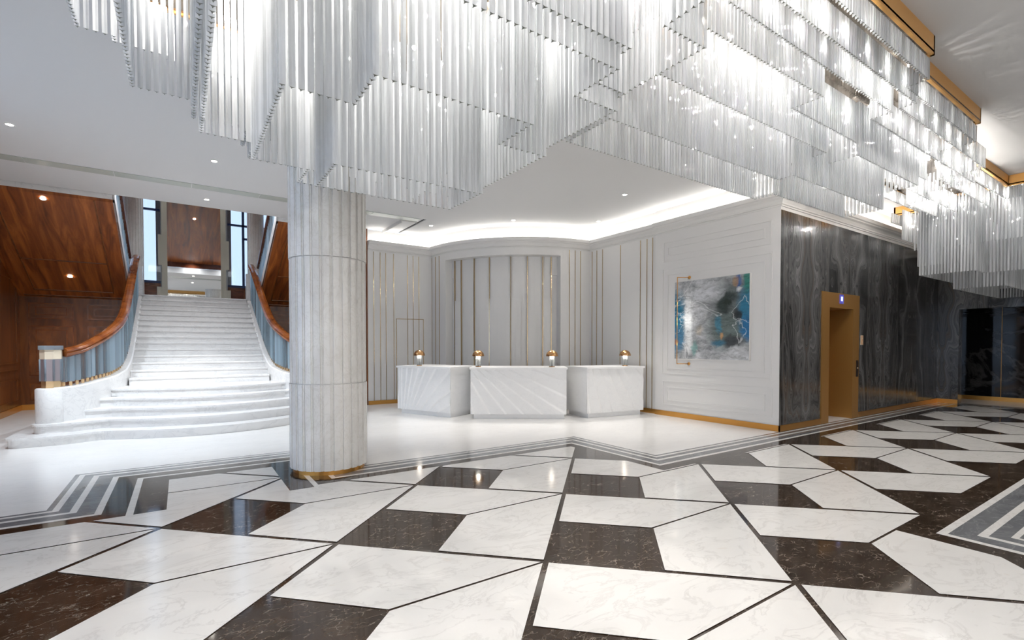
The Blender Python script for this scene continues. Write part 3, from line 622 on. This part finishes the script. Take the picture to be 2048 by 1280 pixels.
# ================================================================ PAINTING AND PICTURE LIGHT
pt = thing('painting', 'large abstract grey and teal canvas hung on the white panelled wall', 'painting', (8.62, 5.80, 1.23))
MB().box(8.612, 8.65, 4.985, 6.615, 1.235, 2.83).build('canvas', 'canvas_paint', pt)
MB().box(8.609, 8.65, 4.972, 4.985, 1.228, 2.838).box(8.609, 8.65, 6.615, 6.628, 1.228, 2.838).box(8.609, 8.65, 4.985, 6.615, 1.222, 1.235).box(8.609, 8.65, 4.985, 6.615, 2.83, 2.843).build('frame_edge', 'cornice_white', pt)
pl = thing('picture_light', 'slim upright brass picture light rod in front of the painting', 'picture light', (8.45, 6.41, 1.13))
MB().tube([(8.43, 6.42, 1.13), (8.43, 6.42, 2.91)], 0.008, 8).build('rod', 'brass', pl)
for z in (1.135, 2.905):
    b = MB().lathe([(0, 0), (0.032, 0), (0.032, 0.014), (0, 0.014)], 20)
    b.v = [(8.65 - v[2], 6.29 + v[0], z + v[1]) for v in b.v]; mt = b.build('wall_mount', 'brass', pl)
    MB().tube([(8.645, 6.29, z), (8.43, 6.42, z)], 0.008, 8).build('arm', 'brass', mt)
lamp('picture_light_glow', 'SPOT', (8.40, 6.40, 2.05), 1.2, NEUT, spot=math.radians(150), blend=1.0, radius=0.05, rot=(0, math.radians(-90), 0))
for z in (1.5, 1.95, 2.4): lamp('picture_light_glow', 'POINT', (8.40, 6.38, z), 0.4, NEUT, radius=0.03)

# ================================================================ CEILING DOWNLIGHTS
def downlight(loc, label, cat='ceiling light', slope=0.0):
    loc = (loc[0], loc[1], loc[2] - 0.006)
    e = thing('downlight', label, cat, loc, 'recessed ceiling downlights')
    r = MB().lathe([(0.042, -0.001), (0.055, -0.003), (0.058, 0.0), (0.055, 0.004), (0.042, 0.004), (0.042, -0.001)], 20, loc).build('trim_ring', 'cornice_white', e)
    l = MB().lathe([(0.0, 0.002), (0.042, 0.002), (0.042, 0.004), (0, 0.004)], 20, loc).build('lens', 'lens_glow', e)
    e.rotation_euler = (slope, 0, 0)
    return e
DL = ('recessed downlight in the blue-lit ceiling, furthest from the column', 'recessed downlight in the ceiling between the chandelier and the stairs', 'recessed downlight in the ceiling strip in front of the stair opening',
      'recessed downlight above the desk nearest the column', 'recessed downlight above the wide middle desk', 'recessed downlight above the desk nearest the painting', 'recessed downlight in front of the painting wall')
for (x, y, z), lb in zip(DOWN, DL): downlight((x, y, z + (0.012 if y > 11.2 and x < 4 else 0)), lb)
for (x, y), lb in (((-2.1, 12.47), 'upper downlight in the sloping timber soffit'), ((-2.08, 14.89), 'lower downlight in the sloping timber soffit')):
    downlight((x, y, 2.66 + 0.48 * (15.8 - y) - 0.012), lb, slope=-math.atan(0.48))
downlight((0.45, 15.2, 4.90 + (15.2 - 12.36) * 0.4305 - 0.01), 'downlight in the timber stair hall ceiling, seen in the mirror', slope=math.atan(0.4305))

# ================================================================ STAIRCASE
RS = 0.144; XC = 0.39
st = thing('grand_staircase', 'white marble grand staircase rising between crystal balustrades', 'staircase', (XC, 9.7, 0))
def front(k, xs, dy=0.0):
    def sm(t): t = min(max(t, 0.0), 1.0); return t * t * (3 - 2 * t)
    return [(x, 9.69 + 0.33 * (k - 1) + min(0.22 * (x - XC) ** 2, 0.42) - (0.17 * sm((abs(x - XC) - 1.45) / 0.45) if k <= 2 else 0) - dy) for x in xs]
for k in range(1, 6):
    hw = {1: 2.36, 2: 2.14, 3: 1.98, 4: 1.86, 5: 1.74}[k]
    def outline(dy, hw):
        xs = [XC - hw + 2 * hw * i / 40 for i in range(41)]; f = front(k, xs, dy); back = 10.95 if k <= 2 else 12.3
        fl_, fr_ = f[0], f[-1]
        if k <= 2:   # rounded ends that curl back round the newel
            rr = 0.16 + 0.0 * k
            left = [(fl_[0] - rr * math.sin(t), fl_[1] + rr - rr * math.cos(t)) for t in [PI / 2 * i / 8 for i in range(1, 9)]] + [(fl_[0] - rr, back)]
            right = [(2 * XC - x, y) for x, y in left]
            core = [(XC + 1.3, back), (XC + 1.3, 12.3), (XC - 1.3, 12.3), (XC - 1.3, back)]
            return f + right + core + list(reversed(left))
        return f + [(fr_[0], 11.4), (XC + 1.25, 12.3), (XC - 1.25, 12.3), (fl_[0], 11.4)]
    b = MB().prism(outline(0.0, hw), RS * (k - 1), RS * k - 0.03).prism(outline(0.025, hw + 0.02), RS * k - 0.03, RS * k)
    b.build('step', 'stair_marble', st)
for k in range(6, 21):
    y = 12.2 + 0.30 * (k - 6)
    back = y + 0.34 if k < 20 else y + 0.4
    MB().box(XC - 1.25, XC + 1.25, y, back, RS * (k - 1) - 0.14, RS * k - 0.03).box(XC - 1.25, XC + 1.25, y - 0.025, back, RS * k - 0.03, RS * k).build('step', 'stair_marble', st)
ZL = RS * 20
struct(MB().box(-3.1, 3.9, 16.75, 18.3, ZL - 0.2, ZL).box(-3.1, -1.06, 15.95, 16.75, ZL - 0.2, ZL).box(1.84, 3.9, 15.95, 16.75, ZL - 0.2, ZL).build('floor_landing', 'stair_marble'))
# side walls (strings) of the stair, curling outward at the foot
def interp(tab, x):
    for (a, u), (b, v) in zip(tab, tab[1:]):
        if x <= b: return u + (v - u) * max(0, (x - a)) / (b - a)
    return tab[-1][1]
WT = [(10.3, 0.835), (10.75, 0.85), (11.2, 0.91), (11.7, 0.96), (12.26, 1.05), (12.7, 1.19), (13.5, 1.50), (14.33, 1.88), (15.25, 2.30), (16.45, 2.87)]
RT = [(10.4, 1.37), (10.9, 1.49), (11.2, 1.60), (11.7, 1.78), (12.3, 1.99), (12.8, 2.18), (13.5, 2.50), (14.15, 2.82), (15.74, 3.62), (16.4, 3.90)]
CP = [(-1.74, 10.52), (-1.56, 10.68), (-1.40, 10.92), (-1.27, 11.22), (-1.15, 11.56), (-1.06, 11.95), (-1.0, 12.35), (-0.97, 12.85), (-0.965, 13.5), (-0.965, 16.45)]
def spline(pts, n):
    out = []
    P = [pts[0]] + pts + [pts[-1]]
    for i in range(1, len(P) - 2):
        for k in range(n):
            t = k / n; a, b, c, d = [Vector(P[i + j - 1]) for j in range(4)]
            out.append(0.5 * ((2 * b) + (c - a) * t + (2 * a - 5 * b + 4 * c - d) * t * t + (-a + 3 * b - 3 * c + d) * t ** 3))
    out.append(Vector(pts[-1])); return out
CL = spline(CP, 6)
def mir(p, sgn): return (p[0], p[1]) if sgn < 0 else (2 * XC - p[0], p[1])
for sgn in (-1, 1):
    pts = [mir(p, sgn) for p in CL]; vs = []; fs = []; n = len(pts)
    hw = 0.125
    for i, p in enumerate(pts):
        a = Vector(pts[max(i - 1, 0)]); b2 = Vector(pts[min(i + 1, n - 1)]); d = (b2 - a).normalized(); nn = Vector((-d.y, d.x))
        zt_ = interp(WT, p[1])
        l, r = Vector(p) + nn * hw, Vector(p) - nn * hw
        vs += [(l.x, l.y, 0 if p[1] < 13 else 0.6), (r.x, r.y, 0 if p[1] < 13 else 0.6), (r.x, r.y, zt_ - 0.02), (r.x + nn.x * 0.02, r.y + nn.y * 0.02, zt_), (l.x - nn.x * 0.02, l.y - nn.y * 0.02, zt_), (l.x, l.y, zt_ - 0.02)]
    for i in range(n - 1):
        for j in range(6): fs.append((i * 6 + j, (i + 1) * 6 + j, (i + 1) * 6 + (j + 1) % 6, i * 6 + (j + 1) % 6))
    fs += [tuple(range(6)), tuple((n - 1) * 6 + j for j in range(5, -1, -1))]
    b = MB().add(vs, fs)
    ex = mir((-1.74, 10.52), sgn)
    b.lathe([(0.0, RS * 0), (0.17, 0.0), (0.17, 0.815), (0.15, 0.835), (0.0, 0.835)], 28, (ex[0], ex[1], 0))
    px = mir((-0.965, 16.45), sgn)
    b.box(px[0] - 0.13, px[0] + 0.13, 16.40, 16.66, 2.5, ZL + 0.75)
    b.build('string_wall', 'stair_marble', st)
# balustrades
def balustrade(sgn, label):
    e = thing('stair_balustrade', label, 'balustrade', (*mir((-1.74, 10.52), sgn), 0.835), 'crystal balustrades of the grand staircase')
    pts = [mir(p, sgn) for p in CL]
    rp = [(p[0], p[1], interp(RT, p[1])) for p in pts if p[1] > 10.62]
    prof = [(-0.072, -0.09), (-0.08, -0.05), (-0.066, -0.035), (-0.086, -0.01), (-0.065, 0.02), (-0.025, 0.035), (0.025, 0.035), (0.065, 0.02), (0.086, -0.01), (0.066, -0.035), (0.08, -0.05), (0.072, -0.09), (0.04, -0.115), (-0.04, -0.115)]
    MB().sweep(rp, prof).build('handrail', 'rail_wood', e)
    # newel
    nx, ny = mir((-1.72, 10.56), sgn)
    def octa(r, z0, z1, m, nm, par=None, rot=PI / 8): 
        return MB().prism([(nx + r * math.cos(rot + PI / 4 * i), ny + r * math.sin(rot + PI / 4 * i)) for i in range(8)], z0, z1).build(nm, m, par or e)
    nw = octa(0.135, 0.945, 1.29, 'newel_core', 'newel_post')
    for i in range(8):
        t = PI / 8 + PI / 4 * i
        MB().lathe([(0.0, 0.945), (0.016, 0.945), (0.016, 1.29), (0.0, 1.29)], 8, (nx + 0.128 * math.cos(t), ny + 0.128 * math.sin(t), 0)).build('glass_edge', 'baluster_glass', nw)
    octa(0.122, 0.835, 0.945, 'newel_brass', 'newel_foot', nw); octa(0.137, 1.29, 1.44, 'newel_collar', 'newel_collar', nw)
    octa(0.152, 1.44, 1.505, 'baluster_glass', 'newel_cap', nw)
    # balusters by arc length
    acc = 0.0; nxt = 0.20; k = 0
    for a, b2 in zip(pts, pts[1:]):
        A, B = Vector(a), Vector(b2); Ls = (B - A).length
        while nxt <= acc + Ls:
            q = A + (B - A) * ((nxt - acc) / Ls); nxt += 0.118
            if q.y > 16.3: break
            zb, zt2 = interp(WT, q.y), interp(RT, q.y) - 0.10
            r = 0.050; ang = math.atan2((B - A).y, (B - A).x)
            o = MB().prism([(q.x + r * math.cos(ang + PI / 6 + PI / 3 * i), q.y + r * math.sin(ang + PI / 6 + PI / 3 * i)) for i in range(6)], zb + 0.07, zt2).build('baluster', 'baluster_glass', e)
            if k < 40: MB().prism([(q.x + 0.026 * math.cos(PI / 4 + PI / 2 * i), q.y + 0.026 * math.sin(PI / 4 + PI / 2 * i)) for i in range(4)], zb, zb + 0.07).build('baluster_foot', 'newel_brass', o)
            k += 1
        acc += Ls
    return e
simple('newel_core', (0.30, 0.26, 0.28), 0.2, 0.3); simple('newel_collar', (0.72, 0.62, 0.48), 0.3)
simple('newel_brass', (0.72, 0.52, 0.30), 0.25, 0.7)
balustrade(-1, 'crystal balustrade with timber handrail on the open left side of the staircase')
balustrade(1, 'crystal balustrade with timber handrail on the staircase side by the column')

# ================================================================ STAIR HALL: timber walls, upper flights, landing
ws = struct(MB().box(-3.30, -3.10, 8.6, 15.8, 0, HC + 1.2).build('wall_stair_left', 'panel_wood'))
wb = struct(MB().box(-3.10, -1.06, 15.8, 15.95, 0, 2.9).box(1.84, 3.92, 15.8, 15.95, 0, 2.9).build('wall_stair_back', 'panel_wood'))
struct(MB().box(3.90, 3.935, 12.34, 15.8, 0, HC + 1.2).build('wall_stair_right', 'panel_wood'))
base(7, 'stair_left', MB().box(-3.10, -3.08, 8.6, 15.8, 0, 0.13)); base(8, 'stair_back', MB().box(-3.08, -1.2, 15.78, 15.8, 0, 0.13).box(2.0, 3.9, 15.78, 15.8, 0, 0.13))
def frame_y(x0, x1, z0, z1, y=15.8, w=0.022, d=0.016):
    return MB().box(x0, x1, y - d, y + 0.01, z0, z0 + w).box(x0, x1, y - d, y + 0.01, z1 - w, z1).box(x0, x0 + w, y - d, y + 0.01, z0 + w, z1 - w).box(x1 - w, x1, y - d, y + 0.01, z0 + w, z1 - w)
for x0 in (-2.95, -1.90, 1.98, 3.0):
    for z0, z1 in ((0.22, 0.62), (0.80, 1.98), (2.14, 2.52)):
        MB().box(x0, x0 + 0.80, 15.79, 15.802, z0, z1).build('veneer_panel', 'chevron_wood', wb)
        frame_y(x0, x0 + 0.80, z0, z1).build('panel_moulding', 'rail_wood', wb)
        frame_y(x0 + 0.12, x0 + 0.68, z0 + 0.09, z1 - 0.09).build('panel_moulding', 'rail_wood', wb)
for y0, y1 in ((9.2, 11.2), (11.5, 13.5), (13.8, 15.5)):
    for z0, z1 in ((0.25, 0.75), (0.92, 0.97), (1.10, 3.0)):
        mb = MB(); a, b2 = y0, y1; x = -3.10; w = 0.03; d = 0.02
        mb.box(x - 0.01, x + d, a, b2, z0, z0 + w).box(x - 0.01, x + d, a, b2, z1 - w, z1).box(x - 0.01, x + d, a, a + w, z0, z1).box(x - 0.01, x + d, b2 - w, b2, z0, z1)
        mb.build('panel_moulding', 'panel_wood', ws)
def flight(x0, x1, inner, label):
    e = thing('upper_stair_flight', label, 'stair flight', ((x0 + x1) / 2, 15.8, 2.66), 'upper stair flights over the hall')
    y0, y1 = 15.8, 12.37
    def z(y): return 2.66 + 0.48 * (15.8 - y)
    def slab(xa, xb, ya, yb, off0, off1):
        m = MB(); m.add([(xa, ya, z(ya) + off0), (xb, ya, z(ya) + off0), (xb, yb, z(yb) + off0), (xa, yb, z(yb) + off0), (xa, ya, z(ya) + off1), (xb, ya, z(ya) + off1), (xb, yb, z(yb) + off1), (xa, yb, z(yb) + off1)],
                        [(3, 2, 1, 0), (4, 5, 6, 7), (0, 1, 5, 4), (1, 2, 6, 5), (2, 3, 7, 6), (3, 0, 4, 7)]); return m
    slab(x0, x1, y0, y1, 0.0, 0.06).build('timber_soffit', 'soffit_wood', e)
    slab(x0 + 0.02, x1 - 0.02, y0, y1, 0.06, 0.24).build('flight_slab', 'stair_marble', e)
    wmid = 0.26
    for xa, xb, ya, yb in ((x0 + 0.30, x0 + 0.325, 15.5, y1), (x1 - 0.325, x1 - 0.30, 15.5, y1), (x0 + 0.30, x1 - 0.30, 15.5, 15.47), (x0 + 0.10, x1 - 0.02, 15.74, 15.70), (x0 + 0.30, x1 - 0.30, 14.35, 14.335)):
        slab(xa, xb, ya, yb, -0.018, 0.002).build('soffit_moulding', 'panel_wood', e)
    sg_ = 1 if inner == x1 else -1
    slab(min(inner, inner - sg_ * 0.03), max(inner, inner - sg_ * 0.03), y0, y1, 0.0, 0.30).build('marble_edge', 'stair_marble', e)
    # glass balusters and rail on the inner edge
    xi = inner - sg_ * 0.05
    n = 26
    for k in range(n):
        y = 15.6 - k * 0.12
        MB().prism([(xi + 0.035 * math.cos(PI / 3 * i), y + 0.035 * math.sin(PI / 3 * i)) for i in range(6)], z(y) + 0.24, z(y) + 1.0).build('baluster', 'baluster_glass', e)
    MB().sweep([(xi, 15.7, z(15.7) + 1.05), (xi, 12.45, z(12.45) + 1.05)], [(-0.08, -0.05), (-0.08, 0.03), (-0.04, 0.06), (0.04, 0.06), (0.08, 0.03), (0.08, -0.05)]).build('handrail', 'rail_dark', e)
    return e
flight(-3.10, -1.05, -1.05, 'upper stair flight with glossy timber soffit over the open left side')
flight(1.84, 3.90, 1.84, 'upper stair flight with timber soffit behind the column')
# landing back wall: dado, glazing, mirror with stepped frame, fluted columns
dd = struct(MB().box(-3.1, -0.49, 18.28, 18.4, ZL, 3.40).box(1.27, 3.9, 18.28, 18.4, ZL, 3.40).build('wall_landing_dado', 'rail_dark'))
for x0, x1 in ((-1.75, -0.98), (-0.93, -0.55), (1.33, 1.75), (1.80, 2.55)): frame_y(x0, x1, ZL + 0.09, 3.33, 18.28).build('panel_moulding', 'panel_wood', dd)
for i, (x0, x1) in enumerate(((-3.1, -0.49), (1.27, 3.9))):
    w = struct(MB().box(x0, x1, 18.25, 18.33, 3.40, 3.47).box(x0, x1, 18.25, 18.33, 7.35, 7.45).build('window_%d' % (i + 2), 'mullion'))
    for x in ((-2.2, -0.99, ) if i == 0 else (1.72, 2.95)): MB().box(x - 0.035, x + 0.035, 18.25, 18.33, 3.47, 7.35).build('mullion', 'mullion', w)
    for z in ((5.60,) if i == 0 else (5.42, 5.0)):
        xa = x0 if not (i == 1 and z < 5.1) else 1.72
        MB().box(xa, x1, 18.25, 18.33, z - 0.03, z + 0.03).build('transom', 'mullion', w)
    MB().box(x0, x1, 18.285, 18.295, 3.47, 7.35).build('pane', 'tinted_pane', w)
struct(MB().box(-0.60, 1.38, 18.34, 18.46, ZL, 7.6).build('wall_landing_pier', 'void_white'))
struct(MB().box(-3.3, -3.1, 15.8, 18.4, ZL, 7.6).box(3.9, 4.1, 15.8, 18.4, ZL, 7.6).box(-3.3, -3.1, 12.36, 15.8, HC + 1.2, 7.6).box(3.9, 4.1, 12.36, 15.8, HC + 1.2, 7.6).build('wall_hall_sides', 'void_white'))
mr = thing('wall_mirror', 'tall mirror in a stepped pale frame at the head of the stairs', 'mirror', (0.38, 18.2, ZL))
MB().box(-0.32, 1.08, 18.22, 18.25, ZL, 6.9).build('mirror_glass', 'mirror_glass', mr)
for sx in (-1, 1):
    c = 0.38; mb = MB()
    def b_(a, b2, y, z0, z1): mb.box(c + min(sx * a, sx * b2), c + max(sx * a, sx * b2), y, 18.28, z0, z1)
    for k in range(4): b_(0.70 + 0.035 * k, 0.735 + 0.035 * k, 18.18 - 0.012 * k, ZL, 6.9)
    for k in range(3): b_(0.84 + 0.028 * k, 0.868 + 0.028 * k, 18.14 - 0.012 * k, 3.94, 4.85)
    for k in range(3): b_(0.84 + 0.04 * k, 0.88 + 0.04 * k, 18.13 - 0.012 * k, ZL, 3.28)
    mb.build('stepped_frame', 'pale_frame', mr)
for x, lb in ((-1.07, 'slender fluted marble column at the stair head, left of the mirror'), (1.96, 'slender fluted marble column at the stair head, right of the mirror')):
    e = thing('landing_column', lb, 'column', (x, 17.2, ZL), 'fluted columns on the landing')
    pr = []
    for k in range(20):
        a = 2 * PI * k / 20
        pr += [(0.23, a), (0.23, a + 0.2), (0.215, a + 0.22), (0.215, a + 0.30)]
    MB().prism([(x + r * math.cos(t), 17.2 + r * math.sin(t)) for r, t in pr], ZL, 4.0).build('lower_drum', 'column_marble', e)
    MB().prism([(x + (r + 0.003) * math.cos(t), 17.2 + (r + 0.003) * math.sin(t)) for r, t in pr], 4.004, 7.0).build('upper_drum', 'column_marble', e)

# ================================================================ CHANDELIERS
ZT = 4.27
SP = 0.047
def star(r=0.0188, q=0.0058, rot=PI / 2):
    return [((r if i % 2 == 0 else q) * math.cos(rot + PI / 3 * i), (r if i % 2 == 0 else q) * math.sin(rot + PI / 3 * i)) for i in range(6)]
STAR = star()
ROD_MESH = {}
def add_rod(mb, x, y, z0, z1):
    vs = [(x + a, y + c, z0) for a, c in STAR] + [(x + a, y + c, z1) for a, c in STAR]
    mb.add(vs, [(i, (i + 1) % 6, 6 + (i + 1) % 6, 6 + i) for i in range(6)] + [(6, 7, 8, 9, 10, 11)], 0)
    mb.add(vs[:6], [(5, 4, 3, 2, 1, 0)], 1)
def rod_mesh(zb):
    key = round(zb, 3)
    if key not in ROD_MESH:
        b = MB(); add_rod(b, 0, 0, 0, ZT - 0.02 - zb); me = bpy.data.meshes.new('glass_rod')
        me.from_pydata(b.v, [], b.f); me.materials.append(MAT['rod_glass']); me.materials.append(MAT['rod_tip_shade'])
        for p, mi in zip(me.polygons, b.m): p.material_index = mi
        ROD_MESH[key] = me
    return ROD_MESH[key]
def ring_points(poly, closed=True):
    out = []; n = len(poly)
    for i in range(n if closed else n - 1):
        a = Vector(poly[i]); b = Vector(poly[(i + 1) % n]); L = (b - a).length; m = max(1, round(L / SP))
        out += [tuple(a + (b - a) * (k / m)) for k in range(m)]
    if not closed: out.append(tuple(poly[-1]))
    return out
def stepped(cx, cy, xs, ys):
    # stepped diamond-like outline: half widths xs[i] reached with half depths ys[i] (xs falling, ys rising)
    q = []
    for i in range(len(xs)):
        q.append((xs[i], ys[i - 1] if i else 0)); q.append((xs[i], ys[i]))
    q = q[1:] if len(xs) else q
    ne = q; nw = [(-x, y) for x, y in reversed(q)]; sw = [(-x, -y) for x, y in q]; se = [(x, -y) for x, y in reversed(q)]
    return [(cx + x, cy + y) for x, y in ne + nw + sw + se]
def chandelier(label, rings, frame, base, blocks=()):
    e = thing('chandelier', label, 'chandelier', base, 'crystal rod chandeliers under the lobby ceiling')
    rods = []
    for poly, zb, closed in rings:
        for p in ring_points(poly, closed):
            if any(x0 < p[0] < x1 and y0 < p[1] < y1 for x0, x1, y0, y1 in blocks): continue
            rods.append((p[0], p[1], zb))
    # the hundred that show largest: nearest to the viewer and in front of it
    f = Vector((math.sin(math.radians(34.07)), math.cos(math.radians(34.07))))
    r_ = Vector((f.y, -f.x))
    def seen(p):
        z = p[0] * f.x + p[1] * f.y; x = p[0] * r_.x + p[1] * r_.y
        if z < 0.3 or abs(x / z) > 1.04: return False
        return 692 - 978 * (p[2] - 1.5) / z > 12
    vis = [p for p in rods if seen(p)]
    vis.sort(key=lambda p: (p[0] * f.x + p[1] * f.y) - 0.9 * (ZT - p[2]))
    own = set(vis[:100])
    for p in vis[:100]:
        o = bpy.data.objects.new('glass_rod', rod_mesh(p[2])); COL.objects.link(o); o.parent = e
        o.location = (p[0] - base[0], p[1] - base[1], p[2] - base[2])
    mb = MB()
    for p in rods:
        if p in own: continue
        add_rod(mb, p[0], p[1], p[2], ZT - 0.02)
    o = mb.build('glass_rod_curtain', ['rod_glass', 'rod_tip_shade'], e, fix=False)
    at = o.data.attributes.new('milk', 'FLOAT', 'FACE'); rnd = random.Random(11); val = []
    for k in range(len(o.data.polygons) // 8): val += [rnd.random()] * 8
    at.data.foreach_set('value', val); o['kind'] = 'stuff'
    # brass rim hung from the ceiling and the dark plate that carries the rods
    fr = MB(); n = len(frame)
    for i in range(n):
        a, b = frame[i], frame[(i + 1) % n]
        d = (Vector(b) - Vector(a)).normalized()
        fr.obox((a[0] - d.x * 0.0, a[1] - d.y * 0.0), (b[0], b[1]), 0.03, ZT, HC, side=1)
    fr.build('brass_rim', 'chandelier_brass', e)
    pm = MB().prism(frame, ZT + 0.02, ZT + 0.04); pm.build('carrier_plate', 'plate_bronze', e)
    return e, rods
# A: the deep cascade above the middle of the floor
ac = (1.28, 3.30)
RA = [
    ([(0.77, 3.02), (1.77, 3.02), (1.77, 3.50), (0.77, 3.50)], 2.58, True),
    (stepped(1.28, 3.34, [0.84, 0.475], [0.60, 0.95]), 2.83, True),
    (stepped(1.295, 3.36, [1.155, 0.80], [0.98, 1.34]), 3.09, True),
    (stepped(1.295, 3.36, [1.20, 0.845], [1.02, 1.39]), 3.20, True),
    (stepped(1.235, 3.19, [1.505, 1.13, 0.78], [1.29, 1.58, 1.75]), 3.37, True),
    (stepped(1.12, 3.19, [1.73, 1.52, 1.2], [1.64, 1.72, 1.78]), 3.86, True),
]
FA = [(-0.66, 0.6), (3.2, 0.6), (3.2, 5.02), (-0.66, 5.02)]
blk = ((cxy[0] - 0.56, cxy[0] + 0.56, cxy[1] - 0.56, cxy[1] + 0.56),)
chandelier('deep stepped crystal rod chandelier hanging lowest, in front of the column', RA, FA, (1.28, 3.3, HC), blk)
# B: the long shallow run on the right
RB = [
    ([(2.93, 2.90), (5.55, 2.90), (5.55, 2.73), (7.95, 2.73), (7.95, 3.20), (6.05, 3.20), (6.05, 3.44), (2.93, 3.44)], 3.36, True),
    ([(3.13, 2.59), (5.97, 2.59), (5.97, 2.99), (6.35, 2.99), (6.35, 2.42), (8.2, 2.42), (8.2, 3.05)], 3.65, False),
    ([(3.13, 2.59), (3.13, 2.95)], 3.65, False),
    ([(3.21, 2.19), (4.95, 2.18), (4.95, 2.45), (8.6, 2.45)], 3.81, False),
    ([(3.28, 2.06), (6.2, 2.06), (6.2, 2.24), (9.9, 2.24), (9.9, 2.9), (12.0, 2.9)], 3.95, False),
    ([(3.26, 1.87), (6.25, 1.87), (6.25, 2.0), (9.3, 2.0), (9.3, 2.5), (12.2, 2.5)], 3.98, False),
    ([(3.26, 1.69), (5.95, 1.69), (5.95, 1.86), (8.25, 1.86), (8.25, 2.28), (11.86, 2.28), (11.86, 1.0)], 4.05, False),
    ([(8.0, 2.85), (10.2, 2.85), (10.2, 3.15), (12.6, 3.15)], 3.90, False),
    ([(9.0, 3.42), (12.7, 3.42)], 4.05, False), ([(12.2, 4.02), (15.5, 4.02)], 4.05, False),
]
FB = [(3.22, 1.65), (5.98, 1.65), (5.98, 1.82), (8.28, 1.82), (8.28, 2.245), (11.9, 2.245), (11.9, 3.5), (8.3, 3.5), (8.3, 3.62), (3.22, 3.62)]
chandelier('long shallow crystal rod chandelier in a stepped brass rim along the right', RB, FB, (5.5, 2.7, HC))
# C: the second deep drop at the far end
RC = [
    ([(12.4, 2.35), (15.6, 2.35), (15.6, 3.06), (12.4, 3.06)], 2.60, True),
    ([(11.66, 2.6), (12.2, 2.6), (12.2, 2.0), (15.9, 2.0), (15.9, 3.38), (11.66, 3.38)], 2.84, True),
    ([(11.70, 2.88), (11.70, 3.42), (15.9, 3.42)], 3.02, False),
    ([(11.95, 3.55), (11.95, 1.6), (16.0, 1.6)], 3.37, False), ([(12.1, 3.8), (16.1, 3.8)], 3.65, False), ([(12.3, 1.2), (16.1, 1.2)], 3.65, False),
    ([(12.6, 4.0), (16.2, 4.0)], 4.05, False),
]
FC = [(11.9, -0.6), (16.3, -0.6), (16.3, 4.13), (12.63, 4.13), (12.63, 3.5), (11.9, 3.5)]
chandelier('far crystal rod chandelier in front of the black stone end wall', RC, FC, (14.0, 2.6, HC))
